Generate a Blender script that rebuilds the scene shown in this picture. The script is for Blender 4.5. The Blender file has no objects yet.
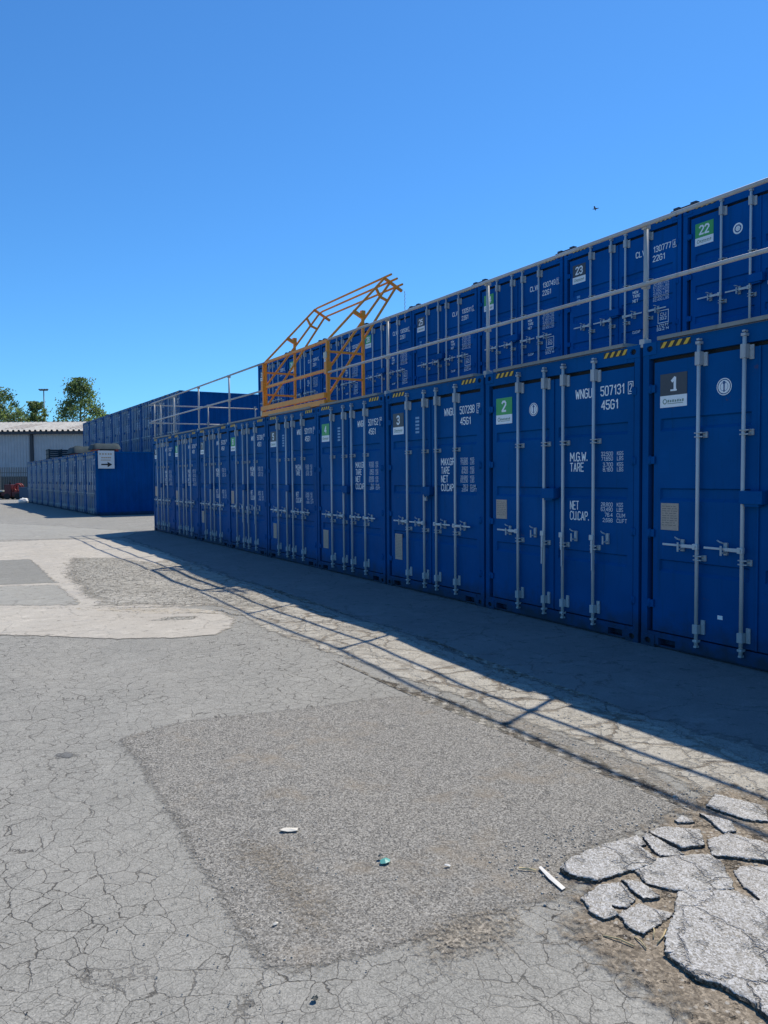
import bpy, bmesh, math, random
from mathutils import Vector, Matrix, noise

S = bpy.context.scene
COL = S.collection
rad = math.radians

# ------------------------------------------------------------------ camera
TH, PI_, RO, H_CAM, F_PX = 0.5175, -0.045, -0.0077, 1.6447, 777.73
FV = Vector((math.sin(TH)*math.cos(PI_), math.cos(TH)*math.cos(PI_), math.sin(PI_)))
RV = Vector((math.cos(TH), -math.sin(TH), 0))
UV_ = RV.cross(FV)
R2 = RV*math.cos(RO) + UV_*math.sin(RO)
U2 = R2.cross(FV)
cam_d = bpy.data.cameras.new('camera')
cam = bpy.data.objects.new('camera', cam_d); COL.objects.link(cam)
cam_d.sensor_fit = 'VERTICAL'; cam_d.sensor_height = 36.0
cam_d.lens = F_PX/1024*36.0
cam_d.clip_start = 0.05; cam_d.clip_end = 3000
M = Matrix.Identity(4)
for i in range(3):
    M[i][0] = R2[i]; M[i][1] = U2[i]; M[i][2] = -FV[i]
M[0][3], M[1][3], M[2][3] = 0, 0, H_CAM
cam.matrix_world = M
S.camera = cam

# ------------------------------------------------------------------ world and sun
SUN = Vector((0.672, 0.317, 1.0)).normalized()
elev = math.asin(SUN.z); azim = math.atan2(SUN.x, SUN.y)      # azimuth clockwise from +Y
W = bpy.data.worlds.new('World'); S.world = W; W.use_nodes = True
wn = W.node_tree; bg = wn.nodes['Background']
sky = wn.nodes.new('ShaderNodeTexSky'); sky.sky_type = 'NISHITA'; sky.sun_disc = False
sky.sun_elevation = elev; sky.sun_rotation = azim
sky.altitude = 0; sky.air_density = 1.0; sky.dust_density = 0.1; sky.ozone_density = 3.0
hs = wn.nodes.new('ShaderNodeMix'); hs.data_type = 'RGBA'; hs.blend_type = 'MULTIPLY'; hs.inputs[0].default_value = 1
hs.inputs[7].default_value = (.44, .93, 1.36, 1)          # the phone's clear deep blue
sky_gain = hs
wn.links.new(sky.outputs[0], hs.inputs[6]); wn.links.new(hs.outputs[2], bg.inputs[0])
bg.inputs[1].default_value = 0.115
sd = bpy.data.lights.new('sun', 'SUN'); sd.energy = 5.0; sd.angle = rad(0.53); sd.color = (1.0, 0.925, 0.79)
sun = bpy.data.objects.new('sun', sd); COL.objects.link(sun)
sun.rotation_euler = SUN.to_track_quat('Z', 'Y').to_euler()
vs = S.view_settings; vs.view_transform = 'Standard'; vs.look = 'None'; vs.exposure = 0.0; vs.gamma = 1
vs.use_curve_mapping = False
S.render.engine = 'CYCLES'

# ------------------------------------------------------------------ helpers
def tag(o, label=None, cat=None, group=None, kind=None):
    if label: o['label'] = label
    if cat: o['category'] = cat
    if group: o['group'] = group
    if kind: o['kind'] = kind
    return o

def empty(name, loc=(0, 0, 0), rz=0):
    o = bpy.data.objects.new(name, None); COL.objects.link(o)
    o.empty_display_size = 0.2; o.location = loc; o.rotation_euler = (0, 0, rz)
    return o

def children(o): return [c for c in bpy.data.objects if c.parent == o]
def copy_tree(o, parent=None):
    kids = CH.get(o.name) or children(o)
    c = o.copy(); COL.objects.link(c); c.parent = parent
    for k in kids: copy_tree(k, c)
    return c
CH = {}
def cache(o):
    k = children(o); CH[o.name] = k
    for c in k: cache(c)

class MB:
    """collects shapes; build() links them as one mesh object"""
    def __init__(self): self.bm = bmesh.new(); self.mi = 0
    def _new(self, fs):
        for f in fs: f.material_index = self.mi
    def box(self, x0, x1, y0, y1, z0, z1, bev=0):
        v = [self.bm.verts.new(p) for p in ((x0,y0,z0),(x1,y0,z0),(x1,y1,z0),(x0,y1,z0),(x0,y0,z1),(x1,y0,z1),(x1,y1,z1),(x0,y1,z1))]
        fs = [self.bm.faces.new([v[i] for i in q]) for q in ((3,2,1,0),(4,5,6,7),(0,1,5,4),(1,2,6,5),(2,3,7,6),(3,0,4,7))]
        self._new(fs)
        if bev:
            es = list({e for f in fs for e in f.edges})
            r = bmesh.ops.bevel(self.bm, geom=es, offset=bev, segments=2, affect='EDGES', profile=.6)
            self._new(r['faces'])
        return self
    def tube(self, pts, r, n=10, closed_ends=True, taper=None):
        pts = [Vector(p) for p in pts]; rings = []
        for i, p in enumerate(pts):
            if i == 0: d = pts[1]-p
            elif i == len(pts)-1: d = p-pts[-2]
            else: d = (p-pts[i-1]).normalized() + (pts[i+1]-p).normalized()
            d.normalize()
            a = Vector((0,0,1)) if abs(d.z) < .9 else Vector((1,0,0))
            u = d.cross(a).normalized(); w = d.cross(u)
            rr = r if taper is None else r*(1+(taper-1)*i/(len(pts)-1))
            rings.append([self.bm.verts.new(p + (u*math.cos(2*math.pi*k/n) + w*math.sin(2*math.pi*k/n))*rr) for k in range(n)])
        fs = []
        for a, b in zip(rings, rings[1:]):
            for k in range(n):
                f = self.bm.faces.new((a[k], b[k], b[(k+1)%n], a[(k+1)%n])); f.smooth = True; fs.append(f)
        if closed_ends:
            fs.append(self.bm.faces.new(rings[0])); fs.append(self.bm.faces.new(rings[-1][::-1]))
        self._new(fs); return self
    def bar(self, a, b, w, h=None):
        """square section bar from a to b"""
        a = Vector(a); b = Vector(b); h = h or w; d = (b-a).normalized()
        up = Vector((0,0,1)) if abs(d.z) < .95 else Vector((1,0,0))
        u = d.cross(up).normalized()*w/2; v = u.cross(d).normalized()*h/2
        q = [self.bm.verts.new(p+s*u+t*v) for p in (a, b) for s, t in ((-1,-1),(1,-1),(1,1),(-1,1))]
        self._new([self.bm.faces.new([q[i] for i in k]) for k in ((3,2,1,0),(4,5,6,7),(0,1,5,4),(1,2,6,5),(2,3,7,6),(3,0,4,7))])
        return self
    def poly(self, pts):
        f = self.bm.faces.new([self.bm.verts.new(p) for p in pts]); f.material_index = self.mi; return self
    def disc(self, c, r, y, n=24, r2=None):
        """disc or ring facing -y at height y"""
        cx, cz = c
        o = [self.bm.verts.new((cx+r*math.cos(2*math.pi*k/n), y, cz+r*math.sin(2*math.pi*k/n))) for k in range(n)]
        if r2 is None: self._new([self.bm.faces.new(o)])
        else:
            i = [self.bm.verts.new((cx+r2*math.cos(2*math.pi*k/n), y, cz+r2*math.sin(2*math.pi*k/n))) for k in range(n)]
            self._new([self.bm.faces.new((o[k], o[(k+1)%n], i[(k+1)%n], i[k])) for k in range(n)])
        return self
    def mesh(self, me, mat):
        n0 = len(self.bm.faces)
        self.bm.verts.ensure_lookup_table()
        vs_ = [self.bm.verts.new(mat @ v.co) for v in me.vertices]
        for p in me.polygons:
            try:
                f = self.bm.faces.new([vs_[i] for i in p.vertices]); f.material_index = self.mi
            except ValueError: pass
        return self
    def build(self, name, mats, parent=None, recalc=True):
        if recalc: bmesh.ops.recalc_face_normals(self.bm, faces=self.bm.faces)
        me = bpy.data.meshes.new(name); self.bm.to_mesh(me); self.bm.free()
        for m in (mats if isinstance(mats, (list, tuple)) else [mats]): me.materials.append(m)
        o = bpy.data.objects.new(name, me); COL.objects.link(o)
        if parent: o.parent = parent
        return o

# ------------------------------------------------------------------ materials
def mat_base(name):
    m = bpy.data.materials.new(name); m.use_nodes = True
    nt = m.node_tree; return m, nt, nt.nodes['Principled BSDF']
def N(nt, t, **kw):
    n = nt.nodes.new(t)
    for k, v in kw.items():
        if k in n.inputs: n.inputs[k].default_value = v
        else: setattr(n, k, v)
    return n
def mixc(nt, fac, a, b, mode='MIX'):
    n = nt.nodes.new('ShaderNodeMix'); n.data_type = 'RGBA'; n.blend_type = mode
    for sock, v in ((n.inputs[0], fac), (n.inputs[6], a), (n.inputs[7], b)):
        if isinstance(v, bpy.types.NodeSocket): nt.links.new(v, sock)
        elif isinstance(v, (int, float)): sock.default_value = v
        else: sock.default_value = (*v, 1) if len(v) == 3 else v
    return n.outputs[2]
def mth(nt, op, a, b=None, clamp=False):
    n = nt.nodes.new('ShaderNodeMath'); n.operation = op; n.use_clamp = clamp
    for i, v in enumerate((a, b)):
        if v is None: continue
        if isinstance(v, bpy.types.NodeSocket): nt.links.new(v, n.inputs[i])
        else: n.inputs[i].default_value = v
    return n.outputs[0]
def ramp(nt, src, a, b, va=0.0, vb=1.0):
    n = nt.nodes.new('ShaderNodeMapRange'); n.inputs[1].default_value = a; n.inputs[2].default_value = b
    n.inputs[3].default_value = va; n.inputs[4].default_value = vb; nt.links.new(src, n.inputs[0]); return n.outputs[0]
def vec(nt, world=False):
    if world: return nt.nodes.new('ShaderNodeNewGeometry').outputs['Position']
    return nt.nodes.new('ShaderNodeTexCoord').outputs['Object']
def nz(nt, co, scale, detail=3, rough=.6):
    n = N(nt, 'ShaderNodeTexNoise', Scale=scale, Detail=detail, Roughness=rough); nt.links.new(co, n.inputs['Vector']); return n
def bump(nt, b, h, strength=.3, dist=.01):
    n = N(nt, 'ShaderNodeBump', Strength=strength, Distance=dist); nt.links.new(h, n.inputs['Height']); nt.links.new(n.outputs[0], b.inputs['Normal'])

def painted(name, col, rough=.45, dirt=(.10,.08,.06), dirt_amt=.35, vary=.10, spec=.5, streak=True, rust=0.0, splash=0.0):
    m, nt, b = mat_base(name); co = vec(nt, True)
    oi = nt.nodes.new('ShaderNodeObjectInfo')
    n1 = nz(nt, co, 1.3, 4); n2 = nz(nt, co, 22, 5, .7)
    mp = N(nt, 'ShaderNodeMapping'); mp.inputs['Scale'].default_value = (14, 14, .9); nt.links.new(co, mp.inputs[0])
    n3 = nz(nt, mp.outputs[0], 1, 4, .65)
    c = mixc(nt, ramp(nt, n1.outputs[0], .3, .7), tuple(x*(1-vary) for x in col), tuple(min(1, x*(1+vary)) for x in col))
    c = mixc(nt, mth(nt, 'MULTIPLY', oi.outputs['Random'], .12), c, tuple(x*.55 for x in col))
    if streak: c = mixc(nt, ramp(nt, n3.outputs[0], .55, .8, 0, dirt_amt), c, dirt)
    c = mixc(nt, ramp(nt, n2.outputs[0], .62, .72, 0, dirt_amt*.8), c, dirt)
    if splash:
        sp = nt.nodes.new('ShaderNodeSeparateXYZ'); nt.links.new(co, sp.inputs[0]); n5 = nz(nt, co, 7, 5, .7)
        lo = ramp(nt, mth(nt, 'ADD', sp.outputs[2], mth(nt, 'MULTIPLY', mth(nt, 'SUBTRACT', n5.outputs[0], .5), .5)), .02, .34, splash, 0)
        c = mixc(nt, mth(nt, 'MAXIMUM', lo, 0.0), c, (.030,.042,.046))
        n6 = nz(nt, co, 38, 3, .8); c = mixc(nt, ramp(nt, n6.outputs[0], .755, .775, 0, .45), c, (.25,.30,.38))
    if rust:
        n4 = nz(nt, co, 6, 6, .75); c = mixc(nt, ramp(nt, n4.outputs[0], .66, .70, 0, rust), c, (.16,.06,.025))
    nt.links.new(c, b.inputs['Base Color'])
    nt.links.new(ramp(nt, n2.outputs[0], .3, .7, rough-.08, rough+.12), b.inputs['Roughness'])
    b.inputs['Specular IOR Level'].default_value = spec
    bump(nt, b, n1.outputs[0], .25, .02)
    return m

def flat(name, col, rough=.6, metal=0.0, vary=.12, scale=30):
    m, nt, b = mat_base(name); co = vec(nt, True); n1 = nz(nt, co, scale, 4)
    c = mixc(nt, n1.outputs[0], tuple(x*(1-vary) for x in col), tuple(min(1, x*(1+vary)) for x in col))
    nt.links.new(c, b.inputs['Base Color']); b.inputs['Roughness'].default_value = rough; b.inputs['Metallic'].default_value = metal
    return m

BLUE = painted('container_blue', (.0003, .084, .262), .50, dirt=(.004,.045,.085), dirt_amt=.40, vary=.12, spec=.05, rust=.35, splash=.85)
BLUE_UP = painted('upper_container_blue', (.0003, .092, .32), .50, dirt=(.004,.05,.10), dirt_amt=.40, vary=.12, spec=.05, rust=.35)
BLUE_SIDE = painted('container_side_blue', (.0003, .070, .245), .55, dirt=(.005,.035,.07), dirt_amt=.4, vary=.12, spec=.05)
BLUE_OLD = painted('weathered_reflection_blue', (.040, .105, .23), .6, dirt=(.34,.36,.40), dirt_amt=.9, vary=.3, spec=.2)  # weathered paint, with pale door reflections also put into the colour
RUBBER_SHADE = flat('rubber_and_gap_shade', (.012,.013,.016), .7)  # rubber seal black, also painted in as shade inside gaps and holes
GALV = painted('galvanised_steel', (.58,.58,.57), .45, dirt=(.20,.17,.14), dirt_amt=.35, vary=.14)
RAIL = painted('rail_galvanised', (.44,.44,.43), .5, dirt=(.22,.19,.16), dirt_amt=.5, vary=.2)
GALV_D = painted('galvanised_fitting', (.42,.44,.45), .5, dirt=(.10,.12,.14), dirt_amt=.4, vary=.14)
DECK = painted('deck_grating', (.26,.26,.24), .7, dirt=(.12,.10,.08), dirt_amt=.5)
WHITE = flat('white_decal', (.86,.86,.85), .5)
WHITE2 = flat('white_board', (.68,.68,.66), .5)
GREEN = flat('green_sticker', (.06,.36,.09), .45)
DGREY = flat('dark_grey_sticker', (.055,.055,.065), .45)
YEL = flat('yellow_tape', (.80,.46,.03), .5)
BLK = flat('black_tape', (.012,.012,.012), .5)
PLATE = flat('beige_plate', (.50,.37,.28), .55, vary=.35, scale=45)
PLATEINK = flat('plate_ink', (.20,.17,.15), .6)
LOGO = flat('logo_grey_green', (.22,.30,.24), .5)
ORANGE = painted('gate_yellow_paint', (.84,.31,.025), .45, dirt=(.42,.10,.025), dirt_amt=.5, vary=.12)

# ------------------------------------------------------------------ ground
def hgt(x, y):
    """gentle unevenness of the old paving, level under the containers"""
    f = 1.0
    if x > 4.6: f = max(0, 1-(x-4.6)/1.0)
    for a, lo, hi in ((x, -6, 7), (y, -3, 34)):
        d = min(a-lo, hi-a); f *= max(0, min(1, d/2.0))
    if f <= 0: return 0
    return f*(.030*noise.noise(Vector((x*.42, y*.42, 3))) + .016*noise.noise(Vector((x*1.15, y*1.15, 7))) + .003*noise.noise(Vector((x*2.9, y*2.9, 1))))

def ground_mat(name, colA, colB, agg=.35, agg_scale=170, crack=0.0, crack_scale=4.0, crack_w=.02, crack2=0, stain=None, bmp=.5, crack_col=(.035,.030,.026), mottle=.8, pits=0.0, loose=0.0, warp=.15, ragged=0.0, cells=0.0):
    m, nt, b = mat_base(name); co = vec(nt)
    big = nz(nt, co, mottle, 5, .62); med = nz(nt, co, 6.5, 6, .7)
    c = mixc(nt, ramp(nt, big.outputs[0], .32, .68), colA, colB)
    c = mixc(nt, ramp(nt, med.outputs[0], .35, .75, 0, .34), c, tuple(x*.58 for x in colA))
    pal = nz(nt, co, 3.1, 7, .75); c = mixc(nt, ramp(nt, pal.outputs[0], .54, .66, 0, .42), c, tuple(min(.7, x*1.32) for x in colB))
    # aggregate
    vo = N(nt, 'ShaderNodeTexVoronoi', Scale=agg_scale); nt.links.new(co, vo.inputs['Vector'])
    bw = nt.nodes.new('ShaderNodeRGBToBW'); nt.links.new(vo.outputs['Color'], bw.inputs[0])
    c = mixc(nt, agg, c, mixc(nt, ramp(nt, bw.outputs[0], .15, .9), tuple(x*.35 for x in colA), tuple(min(.8, x*1.75) for x in colB)))
    fine = nz(nt, co, 55, 5, .8)
    c = mixc(nt, ramp(nt, fine.outputs[0], .52, .68, 0, .35), c, tuple(x*.5 for x in colA))
    if stain:
        sn = nz(nt, co, 1.7, 6, .7); c = mixc(nt, ramp(nt, sn.outputs[0], .54, .70, 0, .75), c, stain)
    if pits:
        pn = nz(nt, co, 9, 5, .75); pm = ramp(nt, pn.outputs[0], .57, .63, 0, pits)
        c = mixc(nt, pm, c, tuple(x*.38 for x in colA))
    if loose:
        lv = N(nt, 'ShaderNodeTexVoronoi', Scale=48); nt.links.new(co, lv.inputs['Vector'])
        b3 = nt.nodes.new('ShaderNodeRGBToBW'); nt.links.new(lv.outputs['Color'], b3.inputs[0])
        lm = mth(nt, 'MULTIPLY', ramp(nt, b3.outputs[0], .66, .74), ramp(nt, lv.outputs['Distance'], .42, .30))
        c = mixc(nt, mth(nt, 'MULTIPLY', lm, loose), c, (.55,.52,.46))
    h = mth(nt, 'ADD', mth(nt, 'MULTIPLY', bw.outputs[0], .35*agg*2), mth(nt, 'MULTIPLY', fine.outputs[0], .7))
    if pits: h = mth(nt, 'SUBTRACT', h, mth(nt, 'MULTIPLY', pm, 2.2))
    if crack:
        wn_ = nz(nt, co, 5.0, 5, .65)
        sub = nt.nodes.new('ShaderNodeVectorMath'); sub.operation = 'SUBTRACT'; nt.links.new(wn_.outputs['Color'], sub.inputs[0]); sub.inputs[1].default_value = (.5,.5,.5)
        sc = nt.nodes.new('ShaderNodeVectorMath'); sc.operation = 'SCALE'; nt.links.new(sub.outputs[0], sc.inputs[0]); sc.inputs['Scale'].default_value = warp*1.3
        ad = nt.nodes.new('ShaderNodeVectorMath'); ad.operation = 'ADD'; nt.links.new(co, ad.inputs[0]); nt.links.new(sc.outputs[0], ad.inputs[1])
        for scl, wd, amt in ((crack_scale, crack_w, crack), (crack_scale*2.3, crack_w*1.1, crack2)):
            if not amt: continue
            v = N(nt, 'ShaderNodeTexVoronoi', Scale=scl); v.feature = 'DISTANCE_TO_EDGE'; nt.links.new(ad.outputs[0], v.inputs['Vector'])
            wv = nz(nt, co, 11, 4, .7)
            wid = ramp(nt, wv.outputs[0], .32, .70, wd*.12, wd*1.9)
            cm = mth(nt, 'SUBTRACT', 1.0, mth(nt, 'DIVIDE', v.outputs['Distance'], wid), True)
            gate = nz(nt, co, .9 if scl == crack_scale else .6, 4, .65)
            if cells and scl == crack_scale:
                vc = N(nt, 'ShaderNodeTexVoronoi', Scale=scl); nt.links.new(ad.outputs[0], vc.inputs['Vector'])
                cb = nt.nodes.new('ShaderNodeRGBToBW'); nt.links.new(vc.outputs['Color'], cb.inputs[0])
                c = mixc(nt, mth(nt, 'MULTIPLY', ramp(nt, cb.outputs[0], .2, .8), cells), c, tuple(x*.55 for x in colA))
                rim = ramp(nt, v.outputs['Distance'], .0, .09, .22, 0); c = mixc(nt, rim, c, (.33,.31,.27))
            cm = mth(nt, 'MULTIPLY', mth(nt, 'POWER', cm, .6), ramp(nt, gate.outputs[0], .35, .55, .2, 1))
            c = mixc(nt, mth(nt, 'MULTIPLY', cm, amt), c, crack_col)
            h = mth(nt, 'SUBTRACT', h, mth(nt, 'MULTIPLY', cm, 2.0))
    nt.links.new(c, b.inputs['Base Color']); b.inputs['Roughness'].default_value = .9
    b.inputs['Specular IOR Level'].default_value = .25
    bump(nt, b, h, bmp, .008)
    if ragged:
        at = nt.nodes.new('ShaderNodeAttribute'); at.attribute_name = 'edge'
        rn = nz(nt, co, ragged, 6, .7)
        al = mth(nt, 'MULTIPLY', mth(nt, 'SUBTRACT', mth(nt, 'ADD', at.outputs['Fac'], mth(nt, 'MULTIPLY', mth(nt, 'SUBTRACT', rn.outputs[0], .5), 1.7)), .48), 2.6, True)
        nt.links.new(al, b.inputs['Alpha'])
    return m

ASPH = ground_mat('old_asphalt', (.282,.274,.244), (.350,.336,.298), agg=.34, agg_scale=210, crack=.90, crack_scale=8.2, crack_w=.020, crack2=.5, cells=.14, stain=(.34,.325,.29), bmp=.45, warp=.07)
COARSE = ground_mat('coarse_asphalt', (.268,.254,.226), (.326,.306,.268), agg=.75, agg_scale=150, stain=(.33,.275,.205), bmp=1.5, mottle=1.3, pits=.12, loose=.35, ragged=42)
CONC = ground_mat('pale_concrete', (.445,.40,.335), (.525,.478,.405), agg=.15, agg_scale=230, crack=.35, crack_scale=1.3, crack_w=.012, stain=(.36,.34,.31), bmp=.3, ragged=9)
STRIPM = ground_mat('worn_concrete', (.375,.34,.28), (.475,.44,.375), agg=.32, agg_scale=150, crack=.8, crack_scale=2.3, crack_w=.05, crack2=.25, stain=(.29,.26,.215), bmp=.8, pits=.22, loose=.25, crack_col=(.14,.11,.08), ragged=12)
GREYP = ground_mat('grey_asphalt_patch', (.232,.226,.200), (.278,.270,.238), agg=.2, agg_scale=220, bmp=.35, mottle=.6, ragged=9)
LANE = ground_mat('smooth_shade_toned_asphalt', (.200,.198,.190), (.250,.246,.234), agg=.2, agg_scale=220, crack=.5, crack_scale=1.6, crack_w=.012, bmp=.35, stain=(.17,.165,.16), mottle=.9, ragged=9)  # smooth asphalt, toned darker to deepen the containers' shade
GREYP2 = ground_mat('bluish_asphalt_patch', (.315,.304,.268), (.375,.360,.315), agg=.15, agg_scale=220, crack=.3, crack_scale=2, crack_w=.02, bmp=.35, mottle=.6, ragged=9)
ROUGH = ground_mat('broken_surface', (.40,.365,.305), (.50,.46,.395), agg=.3, agg_scale=120, crack=.7, crack_scale=6.5, crack_w=.05, crack2=.3, bmp=1.0, pits=.42, loose=.25, crack_col=(.12,.10,.08), ragged=12)
SOIL = ground_mat('dry_soil', (.23,.185,.135), (.33,.275,.205), agg=.5, agg_scale=110, bmp=1.2, pits=.7, loose=.6, mottle=3, ragged=16)
TAN = ground_mat('dust_over_asphalt', (.285,.250,.200), (.36,.315,.25), agg=.8, agg_scale=125, bmp=1.5, mottle=3, ragged=42)
SLABM = ground_mat('broken_concrete_slab', (.42,.385,.325), (.58,.54,.46), agg=.6, agg_scale=170, crack=.4, crack_scale=3.0, crack_w=.02, bmp=1.0, pits=.40, mottle=5, crack_col=(.16,.13,.10))

G = .15
def hg(x, y):
    fx, fy = (x-X0)/G, (y-Y0g)/G; i, j = math.floor(fx+1e-6), math.floor(fy+1e-6); fx -= i; fy -= j
    a = hgt(X0+i*G, Y0g+j*G); c = hgt(X0+(i+1)*G, Y0g+(j+1)*G)
    if fx >= fy: b = hgt(X0+(i+1)*G, Y0g+j*G); return a+(b-a)*fx+(c-b)*fy
    b = hgt(X0+i*G, Y0g+(j+1)*G); return a+(b-a)*fy+(c-b)*fx
X0, X1, Y0g, Y1g = -6.0, 7.05, -3.0, 33.9
def ground():
    bm = bmesh.new(); nx = round((X1-X0)/G); ny = round((Y1g-Y0g)/G)
    V = [[bm.verts.new((X0+i*G, Y0g+j*G, hgt(X0+i*G, Y0g+j*G))) for i in range(nx+1)] for j in range(ny+1)]
    for j in range(ny):
        for i in range(nx):
            for q in ((V[j][i], V[j][i+1], V[j+1][i+1]), (V[j][i], V[j+1][i+1], V[j+1][i])): bm.faces.new(q).smooth = True
    B = 900
    corners = {k: bm.verts.new(p) for k, p in dict(a=(-B,-B,0), b=(B,-B,0), c=(B,B,0), d=(-B,B,0)).items()}
    bm.faces.new([corners['a'], corners['b']] + [V[0][i] for i in range(nx, -1, -1)])
    bm.faces.new([corners['b'], corners['c']] + [V[j][nx] for j in range(ny, -1, -1)])
    bm.faces.new([corners['c'], corners['d']] + [V[ny][i] for i in range(nx+1)])
    bm.faces.new([corners['d'], corners['a']] + [V[j][0] for j in range(ny+1)])
    me = bpy.data.meshes.new('ground'); bm.to_mesh(me); bm.free(); me.materials.append(ASPH)
    o = bpy.data.objects.new('ground', me); COL.objects.link(o); tag(o, kind='structure')
ground()

def jag(poly, step=.05, amp=.02, seed=1):
    out = []; n = len(poly)
    for i in range(n):
        a = Vector((*poly[i], 0)); b = Vector((*poly[(i+1)%n], 0)); L = (b-a).length; k = max(1, int(L/step))
        for t in range(k):
            p = a.lerp(b, t/k)
            q = Vector((p.x*3.1, p.y*3.1, seed*9.7)); r = Vector((p.x*14, p.y*14, seed*3.3))
            out.append((p.x+amp*(1.6*noise.noise(q)+.8*noise.noise(r)), p.y+amp*(1.6*noise.noise(q+Vector((5,5,5)))+.8*noise.noise(r+Vector((5,5,5))))))
    return out
def sheet(name, poly, mat, lift, step=.05, amp=.02, seed=1, sub=1, fade=.06):
    """a patch laid on the ground, following its bumps; attribute 'edge' = distance to the rim / fade, for its crumbling border"""
    bm = bmesh.new(); pts = jag(poly, step, amp, seed)
    bm.faces.new([bm.verts.new((x, y, 0)) for x, y in pts])
    bmesh.ops.triangulate(bm, faces=bm.faces, ngon_method='EAR_CLIP')
    xs = [p[0] for p in pts]; ys = [p[1] for p in pts]; g = G/sub
    for ax, lo, hi, o0 in ((0, min(xs), max(xs), X0), (1, min(ys), max(ys), Y0g)):
        k = math.ceil((lo-o0)/g)
        while o0+k*g < hi:
            c = o0+k*g; no = Vector((1,0,0)) if ax == 0 else Vector((0,1,0)); co = Vector((c,0,0)) if ax == 0 else Vector((0,c,0))
            bmesh.ops.bisect_plane(bm, geom=bm.verts[:]+bm.edges[:]+bm.faces[:], plane_co=co, plane_no=no, dist=1e-5); k += 1
    n = len(pts); segs = [(pts[i][0], pts[i][1], pts[(i+1)%n][0]-pts[i][0], pts[(i+1)%n][1]-pts[i][1]) for i in range(0, n)]
    ed = []
    for v in bm.verts:
        best = fade*fade
        for ax_, ay_, dx, dy in segs:
            ex, ey = v.co.x-ax_, v.co.y-ay_
            if abs(ex) > fade+.2 or abs(ey) > fade+.2: continue
            t = max(0, min(1, (ex*dx+ey*dy)/(dx*dx+dy*dy+1e-9))); q = (ex-t*dx)**2+(ey-t*dy)**2
            if q < best: best = q
        ed.append(math.sqrt(best)/fade)
        v.co.z = hg(v.co.x, v.co.y)+lift
    for f in bm.faces:
        f.smooth = True
        if f.normal.z < 0: f.normal_flip()
    me = bpy.data.meshes.new(name); bm.to_mesh(me); bm.free(); me.materials.append(mat)
    at_ = me.attributes.new('edge', 'FLOAT', 'POINT')
    for i, e in enumerate(ed): at_.data[i].value = e
    o = bpy.data.objects.new(name, me); COL.objects.link(o); tag(o, kind='structure'); return o

sheet('concrete_paving', [(-5.5,11.2),(.5,10.9),(1.6,10.2),(2.6,9.8),(3.3,9.6),(4.15,10.5),(4.3,16.0),(4.4,17.5),(4.3,22.3),(3.47,22.6),(1.35,23.5),(-5.5,24.7)], CONC, .002, .12, .04, 2, 1, .2)
sheet('shade_toned_lane', [(4.12,-2.5),(4.1,3),(4.0,6),(4.12,9),(4.08,13),(4.15,16),(4.3,21),(4.4,25.5),(7.0,25.6),(7.0,-2.5)], LANE, .003, .1, .05, 15, 1, .15)  # smooth lane in the row's shadow, some of that shade in its colour
sheet('asphalt_patch', [(-5.5,24.6),(1.35,23.35),(3.47,22.5),(4.62,22.7),(5.6,24.6),(3.95,29.3),(2.0,33.0),(-5.5,33.4)], GREYP2, .0042, .2, .06, 3, 1, .3)
sheet('worn_strip', [(3.18,1.2),(4.0,1.2),(4.15,3.2),(4.02,5.2),(4.2,7.6),(4.05,9.8),(4.2,13),(4.1,16.4),(3.52,15.35),(2.95,9.9),(3.06,9.2),(2.95,8.4),(3.0,6.4),(3.24,5.0),(3.33,4.0),(3.34,3.0),(3.22,2.4)], STRIPM, .0042, .05, .04, 4, 3, .12)
sheet('broken_paving', [(2.1,17.6),(1.55,14.5),(1.45,10.3),(2.3,9.9),(3.1,9.3),(4.0,8.2),(4.0,12.0),(3.75,15.5),(3.3,17.3)], ROUGH, .0065, .08, .05, 5, 2, .5)
sheet('asphalt_patch', [(-5.5,17.8),(1.0,17.6),(1.62,17.6),(1.66,13.25),(.76,13.5),(-5.5,14.6)], GREYP, .0042, .1, .02, 6, 1, .10)
sheet('asphalt_patch', [(-5.5,14.5),(.76,13.42),(1.66,13.15),(1.63,10.48),(.6,11.2),(-5.5,12.5)], GREYP2, .0042, .1, .02, 7, 1, .15)
sheet('concrete_paving', [(-3,12),(.62,11.15),(1.63,10.42),(2.62,9.94),(3.0,9.3),(2.98,8.7),(2.78,8.2),(2.5,7.9),(2.1,7.98),(1.3,8.5),(.5,9.15),(-3,11)], CONC, .0065, .05, .02, 8, 2, .10)
sheet('coarse_asphalt', [(.86,5.06),(1.36,5.2),(2.2,5.1),(3.25,4.98),(3.42,4.0),(3.46,3.0),(3.3,2.5),(2.75,2.42),(2.3,2.38),(2.12,2.16),(1.87,2.2),(1.3,2.2),(.95,2.25),(.83,2.36),(.83,2.8),(.85,3.4),(.87,4.2)], COARSE, .003, .02, .012, 9, 3, .11)
sheet('dry_soil', [(1.9,2.36),(2.2,2.58),(2.7,2.66),(3.2,2.78),(3.75,2.85),(3.85,2.3),(3.4,1.8),(2.9,1.45),(2.3,1.1),(1.9,.95),(1.66,1.3),(1.68,1.7),(1.62,2.1)], SOIL, .0085, .02, .05, 10, 3, .38)
sheet('dusty_asphalt', [(.84,2.3),(1.25,2.22),(1.5,2.6),(1.48,3.2),(1.15,3.8),(.86,3.3)], TAN, .0055, .03, .03, 16, 3, .45)
sheet('dusty_asphalt', [(1.2,1.9),(1.8,1.9),(2.2,2.3),(1.7,2.55),(1.2,2.45)], TAN, .0062, .03, .03, 17, 3, .38)
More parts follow.
